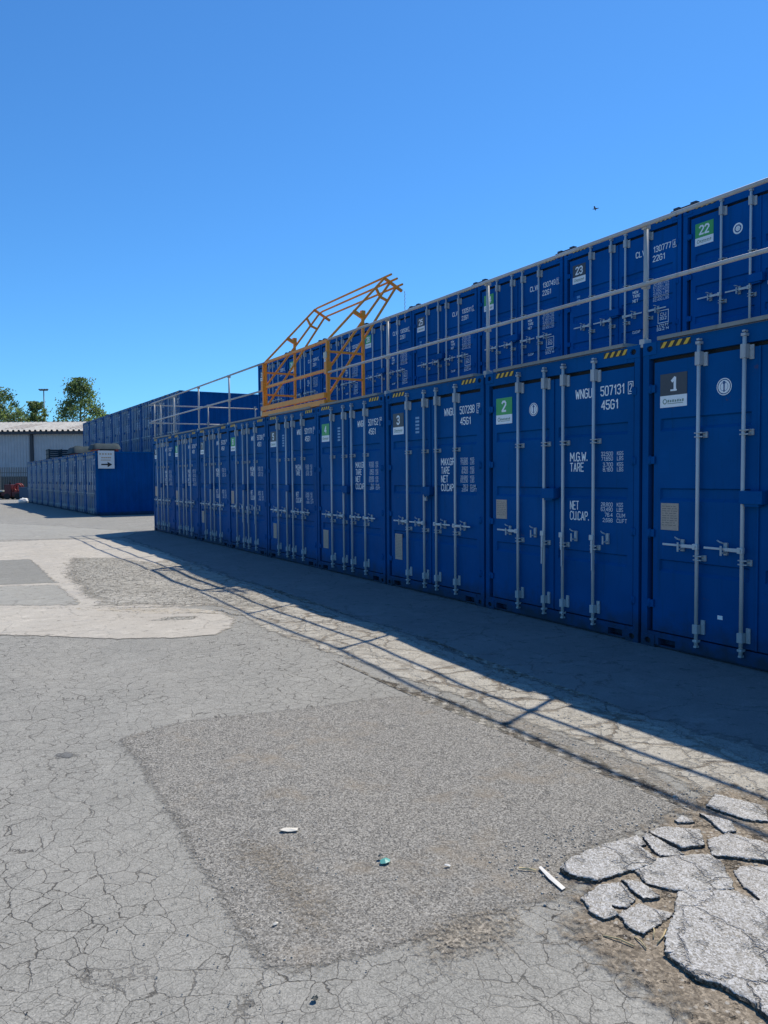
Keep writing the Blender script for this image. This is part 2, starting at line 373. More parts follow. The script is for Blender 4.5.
sheet('asphalt_patch', [(.50,4.95),(.60,5.0),(.68,4.93),(.70,4.83),(.62,4.78),(.53,4.83)], ground_mat('oil_stained_asphalt', (.15,.15,.145), (.19,.19,.18), agg=.3, agg_scale=200, ragged=20), .003, .02, .012, 12, 3, .06)
sheet('broken_paving', [(1.9,9.15),(2.3,9.35),(2.75,9.1),(2.5,8.85),(2.2,9.0)], ROUGH, .008, .05, .03, 13, 2, .12)

SLABSIDE = ground_mat('slab_side_dirt_and_shade', (.085,.072,.055), (.16,.14,.11), agg=.7, agg_scale=120, bmp=1.5, mottle=20)  # dirty crumbly sides, darkened further to stand in for their shade
# broken slabs of the old concrete, each lying loose
slabs = [
 ([(2.204,2.384),(2.289,2.422),(2.52,2.426),(2.601,2.417),(2.566,2.237),(2.474,2.21),(2.241,2.237),(2.201,2.329)], 'pointed broken concrete slab at the left tip of the heap, beside the coarse asphalt'),
 ([(2.445,2.199),(2.56,2.232),(2.79,2.147),(2.785,2.085),(2.661,1.924),(2.561,1.969),(2.455,2.037),(2.416,2.12)], 'wide wedge shaped concrete slab in the middle of the broken slabs, above the largest one'),
 ([(2.756,2.42),(2.857,2.423),(2.953,2.321),(2.861,2.225),(2.75,2.252),(2.755,2.353)], 'rounded middle sized concrete slab at the back of the broken slabs'),
 ([(2.681,2.396),(2.731,2.407),(2.715,2.216),(2.617,2.25)], 'narrow sliver of concrete between the pointed slab and the rounded slab'),
 ([(2.608,2.423),(2.676,2.426),(2.638,2.35),(2.603,2.351)], 'tiny square concrete chip on the back corner of the pointed slab'),
 ([(2.108,2.173),(2.226,2.206),(2.314,2.18),(2.28,2.072),(2.198,2.055),(2.116,2.127)], 'small knobbly concrete slab just in front of the pointed slab'),
 ([(2.325,2.174),(2.382,2.127),(2.363,2.023),(2.293,2.04)], 'small narrow concrete piece right of the knobbly slab'),
 ([(2.092,2.134),(2.155,2.073),(2.126,2.009),(2.062,2.02),(2.055,2.073)], 'crumbling little concrete lump at the left front edge of the heap'),
 ([(2.145,2.02),(2.267,2.031),(2.306,1.926),(2.207,1.895),(2.125,1.889),(2.115,1.949)], 'blocky concrete slab directly left of the largest slab, with twigs beside it'),
 ([(2.427,1.985),(2.508,1.996),(2.612,1.927),(2.64,1.86),(2.68,1.74),(2.55,1.45),(2.25,1.28),(2.121,1.41),(2.14,1.501),(2.125,1.585),(2.086,1.634),(2.106,1.769),(2.214,1.848)], 'largest broken concrete slab, filling the lower right corner of the picture'),
 ([(2.924,2.236),(3.062,2.232),(3.12,2.069),(2.983,1.979),(2.904,2.059),(2.818,2.125)], 'flat pale concrete slab right of the dirt gap behind the wedge shaped slab'),
 ([(2.794,2.001),(2.859,2.006),(2.963,1.949),(2.89,1.82),(2.69,1.774),(2.672,1.80),(2.711,1.914)], 'pale concrete slab at the right edge above the largest slab'),
 ([(3.22,2.481),(3.394,2.545),(3.46,2.359),(3.431,2.296),(3.327,2.225),(3.26,2.283)], 'pale concrete slab crossed by the railing shadow, farthest of the heap'),
 ([(3.11,2.429),(3.161,2.305),(3.109,2.228),(3.049,2.253)], 'small concrete piece lying in the railing shadow'),
 ([(2.948,2.449),(3.024,2.461),(3.006,2.396),(2.934,2.421)], 'tiny concrete chip in the dirt behind the rounded slab'),
 ([(2.72,1.72),(2.86,1.76),(2.98,1.6),(2.8,1.42),(2.66,1.5)], 'concrete slab just beyond the right edge of the largest slab'),
]
def slab(poly, label, seed):
    cx = sum(p[0] for p in poly)/len(poly); cy = sum(p[1] for p in poly)/len(poly)
    size = max(math.hypot(p[0]-cx, p[1]-cy) for p in poly)
    pts = jag([(cx+(x-cx)*1.075, cy+(y-cy)*1.075) for x, y in poly], .009, .012, seed)
    random.seed(seed); gz = hg(cx, cy)+.005; top = .012+.006*min(1, size/.3)+random.uniform(-.003,.003); tx, ty = random.uniform(-.02,.02), random.uniform(-.02,.02)
    bm = bmesh.new()
    levels = [(1.0, -.02, 0), (1.008, .45, 1), (1.0, .85, 1), (.975, .99, 1)]
    k = [.9, .7, .5, .3, .12]
    rings = []
    for sc, zz, rgh in levels:
        rings.append([bm.verts.new((cx+(x-cx)*sc+random.uniform(-.005,.005)*rgh, cy+(y-cy)*sc+random.uniform(-.005,.005)*rgh, (zz+random.uniform(-.15,.10)*rgh)*top)) for x, y in pts])
    for sc in k:
        rings.append([bm.verts.new((cx+(x-cx)*sc, cy+(y-cy)*sc, top+.004*noise.noise(Vector((x*9*sc, y*9*sc, seed)))+random.uniform(-.0008,.0008))) for x, y in pts])
    n = len(pts)
    for a, b in zip(rings, rings[1:]):
        for i in range(n):
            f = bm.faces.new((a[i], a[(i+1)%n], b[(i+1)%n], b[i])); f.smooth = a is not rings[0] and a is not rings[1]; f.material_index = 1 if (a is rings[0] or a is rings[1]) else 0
    bm.faces.new(rings[-1])
    for v in bm.verts: v.co.z += (v.co.x-cx)*tx+(v.co.y-cy)*ty; v.co.x -= cx; v.co.y -= cy
    bmesh.ops.recalc_face_normals(bm, faces=bm.faces)
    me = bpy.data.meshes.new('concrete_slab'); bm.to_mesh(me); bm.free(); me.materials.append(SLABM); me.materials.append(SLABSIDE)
    o = bpy.data.objects.new('concrete_slab', me); COL.objects.link(o); o.location = (cx, cy, gz)
    tag(o, label, 'concrete slab', 'broken concrete slabs in the lower right corner')
for i, (p, l) in enumerate(slabs): slab(p, l, 20+i)

# loose grit and stones: nobody could count them
def grit(name, zones, mat, seed):
    random.seed(seed); bm = bmesh.new()
    for (x0, x1, y0, y1, cnt, s0, s1) in zones:
        for _ in range(cnt):
            x = random.uniform(x0, x1); y = random.uniform(y0, y1); s = s0+(s1-s0)*random.random()**3
            z = hg(x, y)+.010; a = random.uniform(0, 6.28)
            n = random.choice((4, 5, 6)); bot = []; topv = []
            for k in range(n):
                t = a+6.283*k/n; r = s*random.uniform(.6, 1.1)
                bot.append(bm.verts.new((x+r*math.cos(t), y+r*math.sin(t), z-.006)))
                topv.append(bm.verts.new((x+.65*r*math.cos(t), y+.65*r*math.sin(t), z-.004+s*random.uniform(.15,.38))))
            for k in range(n): bm.faces.new((bot[k], bot[(k+1)%n], topv[(k+1)%n], topv[k]))
            bm.faces.new(topv)
    me = bpy.data.meshes.new(name); bm.to_mesh(me); bm.free(); me.materials.append(mat)
    o = bpy.data.objects.new(name, me); COL.objects.link(o); return o
STONE = ground_mat('grit_stone', (.30,.27,.22), (.46,.43,.37), agg=.4, mottle=25)
STONED = flat('dark_grit', (.09,.08,.07), .9, vary=.5, scale=40)
tag(grit('gravel', [(1.95,3.7,1.3,2.7,2600,.0015,.009),(3.0,4.1,2.6,5.2,500,.002,.010),(2.9,4.0,5.2,9.5,260,.003,.011),(.8,3.3,2.2,5.1,500,.0015,.006),(.5,1.0,2.0,3.3,120,.002,.006)], STONE, 5), 'pale loose grit scattered over the paving', 'gravel', kind='stuff')
tag(grit('gravel', [(2.05,3.5,1.35,2.55,70,.008,.022),(3.1,3.6,2.5,4.0,22,.006,.016)], STONE, 9), 'small concrete rubble between the broken slabs', 'rubble', kind='stuff')
tag(grit('gravel', [(2.0,3.6,1.4,2.6,40,.0015,.004),(3.0,4.0,2.6,6,30,.002,.006),(.0,3.2,1.6,5.1,60,.0015,.005),(1.7,3.4,10,16,200,.006,.016)], STONED, 6), 'dark loose grit scattered over the paving', 'gravel', kind='stuff')

# litter
def litter(name, pts, mat, label, cat, lift=.009, curl=.008, thick=.0015):
    cx = sum(p[0] for p in pts)/len(pts); cy = sum(p[1] for p in pts)/len(pts)
    bm = bmesh.new(); z = hg(cx, cy)+lift
    n = len(pts); c1 = bm.verts.new((0, 0, curl)); c0 = bm.verts.new((0, 0, curl-thick))
    t = [bm.verts.new((x-cx, y-cy, curl*random.uniform(.1,.8))) for x, y in pts]; b = [bm.verts.new((v.co.x, v.co.y, v.co.z-thick)) for v in t]
    for i in range(n):
        j = (i+1)%n; bm.faces.new((t[i], t[j], c1)); bm.faces.new((b[j], b[i], c0)); bm.faces.new((b[i], b[j], t[j], t[i]))
    me = bpy.data.meshes.new(name); bm.to_mesh(me); bm.free(); me.materials.append(mat)
    o = bpy.data.objects.new(name, me); COL.objects.link(o); o.location = (cx, cy, z); tag(o, label, cat); return o
random.seed(3)
PALE = flat('pale_litter', (.72,.66,.55), .6); WLIT = flat('white_litter', (.66,.64,.59), .5); TEAL = flat('teal_litter', (.10,.36,.31), .5); DARKL = flat('dark_litter', (.02,.03,.03), .6)
STRAW = flat('dry_straw', (.50,.40,.22), .8)
def blob(cx, cy, rx, ry, n=9, rot=0, seed=0):
    random.seed(seed); o = []
    for k in range(n):
        t = 6.283*k/n; r = random.uniform(.75,1.1); x = rx*r*math.cos(t); y = ry*r*math.sin(t)
        o.append((cx+x*math.cos(rot)-y*math.sin(rot), cy+x*math.sin(rot)+y*math.cos(rot)))
    return o
litter('dry_leaf', blob(1.362,3.304,.046,.022,11,-.5,1), PALE, 'curled pale leaf lying alone on the coarse asphalt', 'leaf')
litter('torn_wrapper', blob(1.60,2.83,.026,.022,7,0,2), TEAL, 'torn teal wrapper scrap lying on the coarse asphalt', 'litter', curl=.014)
litter('dark_scrap', blob(1.603,2.868,.016,.012,6,0,3), DARKL, 'small dark scrap touching the teal wrapper', 'litter', lift=.018)
litter('tape_strip', [(2.120,2.445),(2.138,2.45),(2.120,2.36),(2.108,2.27),(2.082,2.262),(2.094,2.35)], WLIT, 'white strip of packing tape beside the broken slabs', 'litter', curl=.006)
litter('straw_bit', [(2.045,2.485),(2.055,2.49),(2.105,2.44),(2.098,2.435)], STRAW, 'thin pale straw touching the end of the white strip', 'straw')
litter('paper_chip', blob(1.81,2.66,.014,.008,6,-.4,5), WLIT, 'tiny white paper chip between the teal wrapper and the white strip', 'litter')
litter('paper_chip', blob(1.02,2.62,.016,.007,6,.3,7), PALE, 'tiny pale paper chip near the left corner of the coarse asphalt', 'litter')
litter('rubber_lid', blob(.965,2.155,.012,.012,12,0,8), DARKL, 'small dark round cap at the front edge of the coarse asphalt', 'litter')
for k, (x, y, a, L, lab) in enumerate(((2.045,1.86,1.9,.11,'thin pale straw on the dirt left of the largest slab'), (2.07,1.83,1.2,.07,'short pale straw crossing another near the largest slab'), (2.125,1.83,.3,.10,'dry twig lying between the blocky slab and the largest slab'), (2.14,1.86,.65,.08,'bent dry twig beside the largest slab'))):
    m = MB(); m.tube([(0,0,0),(L*.5*math.cos(a),L*.5*math.sin(a),.004),(L*math.cos(a+.12),L*math.sin(a+.12),.0)], .0028, 6)
    o = m.build('twig', STRAW); o.location = (x, y, hg(x, y)+.014); tag(o, lab, 'twig')

# ------------------------------------------------------------------ lettering
GLY = {
 '0':[[(1,0),(3,0),(4,1),(4,5),(3,6),(1,6),(0,5),(0,1),(1,0)]], '1':[[(.7,4.6),(2.2,6),(2.2,0)]], '2':[[(0,5),(1,6),(3,6),(4,5),(4,4),(0,0),(4,0)]],
 '3':[[(0,5),(1,6),(3,6),(4,5),(4,4),(3,3.1),(4,2.1),(4,1),(3,0),(1,0),(0,1)],[(3,3.1),(1.4,3.1)]], '4':[[(3.1,0),(3.1,6),(0,1.8),(4.2,1.8)]],
 '5':[[(4,6),(0,6),(0,3.5),(3,3.5),(4,2.5),(4,1),(3,0),(1,0),(0,1)]], '6':[[(4,5),(3,6),(1,6),(0,5),(0,1),(1,0),(3,0),(4,1),(4,2.5),(3,3.4),(0,3.4)]],
 '7':[[(0,6),(4,6),(1.6,0)]], '8':[[(1,0),(3,0),(4,1),(4,2.2),(3,3.1),(4,4),(4,5),(3,6),(1,6),(0,5),(0,4),(1,3.1),(0,2.2),(0,1),(1,0)],[(1,3.1),(3,3.1)]],
 '9':[[(0,1),(1,0),(3,0),(4,1),(4,5),(3,6),(1,6),(0,5),(0,3.6),(1,2.7),(4,2.7)]],
 'W':[[(0,6),(1.1,0),(2.5,4.6),(3.9,0),(5,6)]], 'N':[[(0,0),(0,6),(4,0),(4,6)]], 'G':[[(4,5),(3,6),(1,6),(0,5),(0,1),(1,0),(3,0),(4,1),(4,3),(2.2,3)]],
 'U':[[(0,6),(0,1),(1,0),(3,0),(4,1),(4,6)]], 'C':[[(4,5),(3,6),(1,6),(0,5),(0,1),(1,0),(3,0),(4,1)]], 'L':[[(0,6),(0,0),(3.8,0)]], 'V':[[(0,6),(2,0),(4,6)]],
 'M':[[(0,0),(0,6),(2.5,2),(5,6),(5,0)]], 'T':[[(0,6),(4,6)],[(2,6),(2,0)]], 'A':[[(0,0),(2,6),(4,0)],[(.7,2),(3.3,2)]], 'R':[[(0,0),(0,6),(3,6),(4,5),(4,4),(3,3),(0,3)],[(2.2,3),(4,0)]],
 'E':[[(4,6),(0,6),(0,0),(4,0)],[(0,3.1),(3.2,3.1)]], 'P':[[(0,0),(0,6),(3,6),(4,5),(4,4),(3,3),(0,3)]], 'K':[[(0,0),(0,6)],[(4,6),(0,2.6)],[(1.2,3.7),(4,0)]],
 'S':[[(4,5),(3,6),(1,6),(0,5),(0,4),(1,3.2),(3,2.8),(4,2),(4,1),(3,0),(1,0),(0,1)]], 'B':[[(0,0),(0,6),(3,6),(4,5),(4,4),(3,3.1),(4,2.1),(4,1),(3,0),(0,0)],[(0,3.1),(3,3.1)]],
 'F':[[(4,6),(0,6),(0,0)],[(0,3.1),(3.2,3.1)]], 'X':[[(0,0),(4,6)],[(0,6),(4,0)]], '.':[[(0,0),(0,.5)]], ',':[[(.1,.4),(-.3,-.8)]], ' ':[]}
def put_text(mb, s, x0, x1, z0, z1, y, bold=1.2):
    """stencilled capitals drawn as strokes, filling the given box"""
    adv = {'.':1.6, ',':1.6, ' ':2.6, 'W':6.7, 'M':6.7, '1':4.4}
    tot = sum(adv.get(c, 5.7) for c in s)-(5.7-4); sx = (x1-x0)/tot; sz = (z1-z0)/6.0
    t = bold*min(sx, sz)/2*1.0; x = x0; k = 0
    for c in s:
        for pl in GLY[c]:
            for a, b in zip(pl, pl[1:]):
                ax, az, bx, bz = x+a[0]*sx, z0+a[1]*sz, x+b[0]*sx, z0+b[1]*sz
                L = math.hypot(bx-ax, bz-az) or 1e-6; ux, uz = (bx-ax)/L*t, (bz-az)/L*t
                ax -= ux*.6; az -= uz*.6; bx += ux*.6; bz += uz*.6; k += 1; yy = y-.00012*(k % 5)
                mb.poly([(ax-uz, yy, az+ux), (ax+uz, yy, az-ux), (bx+uz, yy, bz-ux), (bx-uz, yy, bz+ux)])
        x += adv.get(c, 5.7)*sx
def frame_rect(mb, x0, x1, z0, z1, t, y):
    for a, b, c, d in ((x0,x1,z1-t,z1),(x0,x1,z0,z0+t),(x0,x0+t,z0+t,z1-t),(x1-t,x1,z0+t,z1-t)):
        mb.poly([(a,y,c),(b,y,c),(b,y,d),(a,y,d)])

# ------------------------------------------------------------------ container kit
CW = 2.44
def corrug(mb, length, z0, z1, x, d, along='y', y0=.1):
    """vertical trapezoid corrugation along y at given x; d = depth sign"""
    p = []; t = y0; pitch = .278
    while t < length-.1:
        for o, dd in ((0,0),(.07,0),(.139,d),(.209,d)): p.append((min(t+o, length-.1), dd))
        t += pitch
    p.append((length-.1, 0))
    prev = None
    for (yy, dd) in p:
        a = mb.bm.verts.new((x+dd, yy, z0)); b = mb.bm.verts.new((x+dd, yy, z1))
        if prev: mb.bm.faces.new((prev[0], a, b, prev[1]))
        prev = (a, b)

def casting(x0, y0, z0, sx, sy):
    """cast corner block with an oval hole in each upright face"""
    m = MB(); bm = m.bm; w, d, h = .162, .178, .118
    xa, xb = (x0, x0+w) if sx > 0 else (x0-w, x0); ya, yb = (y0, y0+d) if sy > 0 else (y0-d, y0)
    def holed(o, u, v, W, Hh):
        o, u, v = Vector(o), Vector(u), Vector(v); n = u.cross(v); hw, hh = .036, .028
        angs = sorted([k*math.pi/8+.1 for k in range(16)] + [math.atan2(b*Hh/2, a*W/2) % (2*math.pi) for a in (1,-1) for b in (1,-1)])
        outer, inner, deep = [], [], []
        c = o+u*W/2+v*Hh/2
        for a in angs:
            ca, sa = math.cos(a), math.sin(a); t = min((W/2)/abs(ca) if abs(ca) > 1e-6 else 9, (Hh/2)/abs(sa) if abs(sa) > 1e-6 else 9)
            outer.append(bm.verts.new(c+u*ca*t+v*sa*t)); p = c+u*ca*hw+v*sa*hh
            inner.append(bm.verts.new(p)); deep.append(bm.verts.new(p-n*.022))
        k = len(angs)
        for i in range(k):
            q = (i+1) % k
            bm.faces.new((outer[i], outer[q], inner[q], inner[i])); bm.faces.new((inner[i], inner[q], deep[q], deep[i]))
        f = bm.faces.new(deep); f.material_index = 1  # hole floor blackened to paint in the shade inside it
    holed((xa, ya, z0), (1,0,0), (0,0,1), w, h); holed((xb, yb, z0), (-1,0,0), (0,0,1), w, h)
    holed((xa, yb, z0), (0,-1,0), (0,0,1), d, h); holed((xb, ya, z0), (0,1,0), (0,0,1), d, h)
    m.poly([(xa,ya,z0+h),(xb,ya,z0+h),(xb,yb,z0+h),(xa,yb,z0+h)]); m.poly([(xa,yb,z0),(xb,yb,z0),(xb,ya,z0),(xa,ya,z0)])
    return m

def door_mesh(x0, x1, z0, z1, recs, fl):
    """door leaf, front at y=.012, with recessed horizontal bands"""
    m = MB(); bm = m.bm; yf = .012; dp = .022
    # fl: -1 left door (hinge side left) / +1 right door
    ia, ib = (x0+.075, x1-.06) if fl < 0 else (x0+.06, x1-.075)
    xs = [x0, ia, ia+.012, ib-.012, ib, x1]
    zs = [(z0, 0)]
    for (zt, hh) in sorted(recs):
        zs += [(zt-hh, 0), (zt-hh+.03, 1), (zt-.012, 1), (zt, 0)]
    zs.append((z1, 0))
    V = [[bm.verts.new((x, yf+(dp if (q and 2 <= i <= 3) else 0), z)) for i, x in enumerate(xs)] for z, q in zs]
    for j in range(len(zs)-1):
        for i in range(len(xs)-1): bm.faces.new((V[j][i], V[j][i+1], V[j+1][i+1], V[j+1][i]))
    # edges back
    loop = [V[0][i] for i in range(len(xs))] + [V[j][-1] for j in range(1, len(zs))] + [V[-1][i] for i in range(len(xs)-2, -1, -1)] + [V[j][0] for j in range(len(zs)-2, 0, -1)]
    back = [bm.verts.new((v.co.x, .045, v.co.z)) for v in loop]; n = len(loop)
    for i in range(n): bm.faces.new((loop[i], back[i], back[(i+1)%n], loop[(i+1)%n]))
    return m

def lock_rod(x, ztop, zl):
    m = MB(); y = -.028
    m.tube([(x,y,.10),(x,y,ztop-.02)], .0165, 12)
    m.mi = 1
    m.box(x-.022, x+.022, y-.022, .008, ztop-.045, ztop-.020, .004).box(x-.014, x+.014, y-.018, .002, ztop-.012, ztop+.006, .004)
    m.box(x-.022, x+.022, y-.022, .008, .140, .162, .004).box(x-.014, x+.014, y-.018, .002, .09, .108, .004)
    zt = ztop-.20
    m.box(x-.026, x+.026, y-.024, .011, zt-.03, zt+.09, .006).box(x+.028, x+.068, -.004, .011, zt-.04, zt+.08, .003)
    m.box(x+.034, x+.062, -.009, -.004, zt-.02, zt, .002).box(x+.034, x+.062, -.009, -.004, zt+.04, zt+.06, .002)
    m.box(x-.026, x+.026, y-.024, .011, .215, .30, .006).box(x+.028, x+.068, -.004, .011, .215, .345, .003)
    m.box(x+.034, x+.062, -.009, -.004, .24, .26, .002).box(x+.034, x+.062, -.009, -.004, .30, .32, .002)
    for z in zl:
        m.box(x-.024, x+.06, y-.022, .011, z+.012, z+.022).box(x-.024, x+.06, y-.022, .011, z-.022, z-.012).box(x+.030, x+.075, -.003, .011, z-.026, z+.026)
    return m
def handle(x, z, dr, hang=False):
    """operating handle pivoting on the rod, pointing dr (-1 left, +1 right)"""
    m = MB()
    if not hang:
        m.box(x-.028, x+.028, -.062, -.03, z-.026, z+.026, .006)
        m.tube([(x,-.064,z),(x,-.072,z)], .012, 10)
        a, b = sorted((x+dr*.028, x+dr*.15)); m.box(a, b, -.056, -.044, z-.016, z+.016, .004)
        a, b = sorted((x+dr*.15, x+dr*.36)); m.box(a, b, -.055, -.045, z-.008, z+.012, .004)
    else:
        m.box(x-.028, x+.028, -.062, -.03, z-.026, z+.03, .006)
        m.box(x+dr*.004-.014, x+dr*.004+.014, -.058, -.046, z-.16, z-.026, .004)
        m.box(x+dr*.010-.009, x+dr*.010+.009, -.057, -.047, z-.34, z-.16, .004)
    return m
def catch(x, z, dr):
    m = MB(); c = x+dr*.175
    m.box(c-.018, c+.018, -.010, .011, z-.055, z+.055, .003)
    m.box(c-.014, c+.014, -.066, -.010, z-.040, z-.024, .003)
    m.box(c-.010, c+.010, -.072, -.064, z-.056, z+.030, .003)
    m.tube([(c-.005,-.03,z+.05),(c-.03,-.045,z+.062),(c-.062,-.03,z+.072)], .007, 8)
    return m

def container(H, L, recs, zh, zbox, variant='normal', mats=None):
    body, side = (mats or (BLUE, BLUE_SIDE))[:2]
    root = empty('shipping_container')
    m = MB()
    for x0, x1 in ((0, .072), (CW-.066, CW)): m.box(x0, x1, 0, .11, .118, H-.118)
    m.box(.162, CW-.162, .0, .11, H-.155, H-.004)
    m.box(.072, .162, .003, .11, H-.155, H-.118); m.box(CW-.162, CW-.072, .003, .11, H-.155, H-.118)
    m.box(.162, CW-.162, 0, .14, .098, .15); m.box(.072, .162, .003, .14, .118, .15); m.box(CW-.162, CW-.072, .003, .14, .118, .15)
    m.box(.162, CW-.162, .02, .14, .012, .030)
    for a, b in ((.162,.205),(.40,CW-.40),(CW-.205,CW-.162)): m.box(a, b, .002, .14, .030, .098)
    m.box(.162, CW-.162, .10, .14, .03, .098)
    for x0, x1 in ((.004,.05),(CW-.05,CW-.004)):
        m.box(x0, x1, .178, L-.178, .01, .16); m.box(x0, x1, .178, L-.178, H-.07, H-.01)
    for x0, x1 in ((0,.10),(CW-.10,CW)): m.box(x0, x1, L-.10, L, .118, H-.118)
    m.box(.162, CW-.162, L-.05, L-.004, .02, .16); m.box(.162, CW-.162, L-.05, L-.004, H-.09, H-.006)
    fr = m.build('frame', body, root)
    for k, (a, b) in enumerate(((.205, .545), (1.97, 2.29))):
        st = MB()
        z0, z1 = H-.074, H-.018
        st.mi = 0; st.box(a, b, -.003, 0, z0, z1)
        st.mi = 1
        n = 4; w = (b-a)/n
        for i in range(n):
            xa = a+i*w+.004; sl = (w*.45)
            pts = [(xa, z0+.002), (xa+w*.46, z0+.002), (min(b-.002, xa+w*.46+sl), z1-.002), (min(b-.002, xa+sl), z1-.002)]
            st.poly([(x, -.0042, z) for x, z in pts])
        st.build('hazard_sticker', [BLK, YEL], fr, False)
    for sx in (1, -1):
        for sy in (1, -1):
            for z in (0, H-.118):
                casting(0 if sx > 0 else CW, -.004 if sy > 0 else L+.002, z, sx, sy).build('corner_casting', [body, RUBBER_SHADE], root, False)
    for x, d in ((.012, .034), (CW-.012, -.034)):
        m = MB(); corrug(m, L, .155, H-.065, x, d); m.build('side_panel', side, root)
    m = MB()
    y = .1; pr = None
    while y < L-.05:
        for yy, dz in ((y,0),(y+.1,0),(y+.13,-.02),(y+.2,-.02)):
            a = m.bm.verts.new((.05, yy, H-.012+dz)); b = m.bm.verts.new((CW-.05, yy, H-.012+dz))
            if pr: m.bm.faces.new((pr[0], pr[1], b, a))
            pr = (a, b)
        y += .23
    m.build('roof', side, root)
    m = MB(); m.box(.1, CW-.1, L-.045, L-.03, .16, H-.09); m.build('rear_panel', side, root)
    m = MB(); m.box(.0725, CW-.0665, .062, .095, .15, H-.155); m.box(1.209, 1.231, .02, .05, .16, H-.20); m.build('gasket_gap_shade', RUBBER_SHADE, root)  # seam gasket, plus a black backing plate that paints shade into the gaps
    dbody = mats[2] if mats and len(mats) > 2 else body
    ztop = H-.196
    for dr, (x0, x1), rods in ((-1, (.128, 1.207), (.652, 1.102)), (1, (1.233, CW-.082), (1.405, 1.858))):
        dm = door_mesh(x0, x1, .162, ztop, recs, dr)
        if dr > 0: dm.box(1.215, 1.233, -.002, .012, .162, ztop)      # overlapping lip
        door = dm.build('door', dbody, root)
        for k, x in enumerate(rods):
            lock_rod(x, H-.056, (H-.90, zh-.10)).build('lock_rod', [GALV, GALV_D], door)
            hang = variant == 'hang' and not (dr < 0 and k == 0)
            handle(x, zh, dr, hang).build('door_handle', GALV, door)
            catch(x, zh, dr).build('handle_catch', GALV_D, door)
        for z in (.42, .42+(H-.86)*.33, .42+(H-.86)*.67, H-.44):
            hx = (.066, .150) if dr < 0 else (CW-.096, CW-.040)
            hm = MB(); hm.box(hx[0], hx[1], -.008, .011, z-.035, z+.035, .003)
            cxp = .10 if dr < 0 else CW-.072; hm.tube([(cxp,-.004,z-.045),(cxp,-.004,z+.045)], .012, 8)
            hm.build('hinge', body, door)
        if dr < 0:
            m = MB(); m.box(1.10, 1.31, -.075, .008, zbox-.055, zbox+.055, .005); m.box(1.14, 1.27, -.060, .008, zbox-.075, zbox-.055)
            m.build('lock_box', body, door)
    cache(root)
    return root

PH = 2.896; UH = 2.591
protoL = container(PH, 12.192, [(2.17,.12),(1.52,.12),(.85,.12)], 1.0, 1.45)
protoH = container(PH, 12.192, [(2.17,.12),(1.52,.12),(.85,.12)], 1.0, 1.45, 'hang')
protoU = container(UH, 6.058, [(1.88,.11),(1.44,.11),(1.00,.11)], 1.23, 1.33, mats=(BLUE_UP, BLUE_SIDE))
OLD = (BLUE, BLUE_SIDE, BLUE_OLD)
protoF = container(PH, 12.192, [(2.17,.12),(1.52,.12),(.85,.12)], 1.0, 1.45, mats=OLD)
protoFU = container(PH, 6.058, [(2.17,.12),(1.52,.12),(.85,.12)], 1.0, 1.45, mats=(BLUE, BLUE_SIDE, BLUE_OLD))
used = set()
def place(proto, loc, rz):
    if proto.name not in used: used.add(proto.name); o = proto
    else: o = copy_tree(proto)
    o.location = loc; o.rotation_euler = (0, 0, rz)
    return o
def doors_of(root): return [c for c in root.children if c.name.split('.')[0] == 'door']

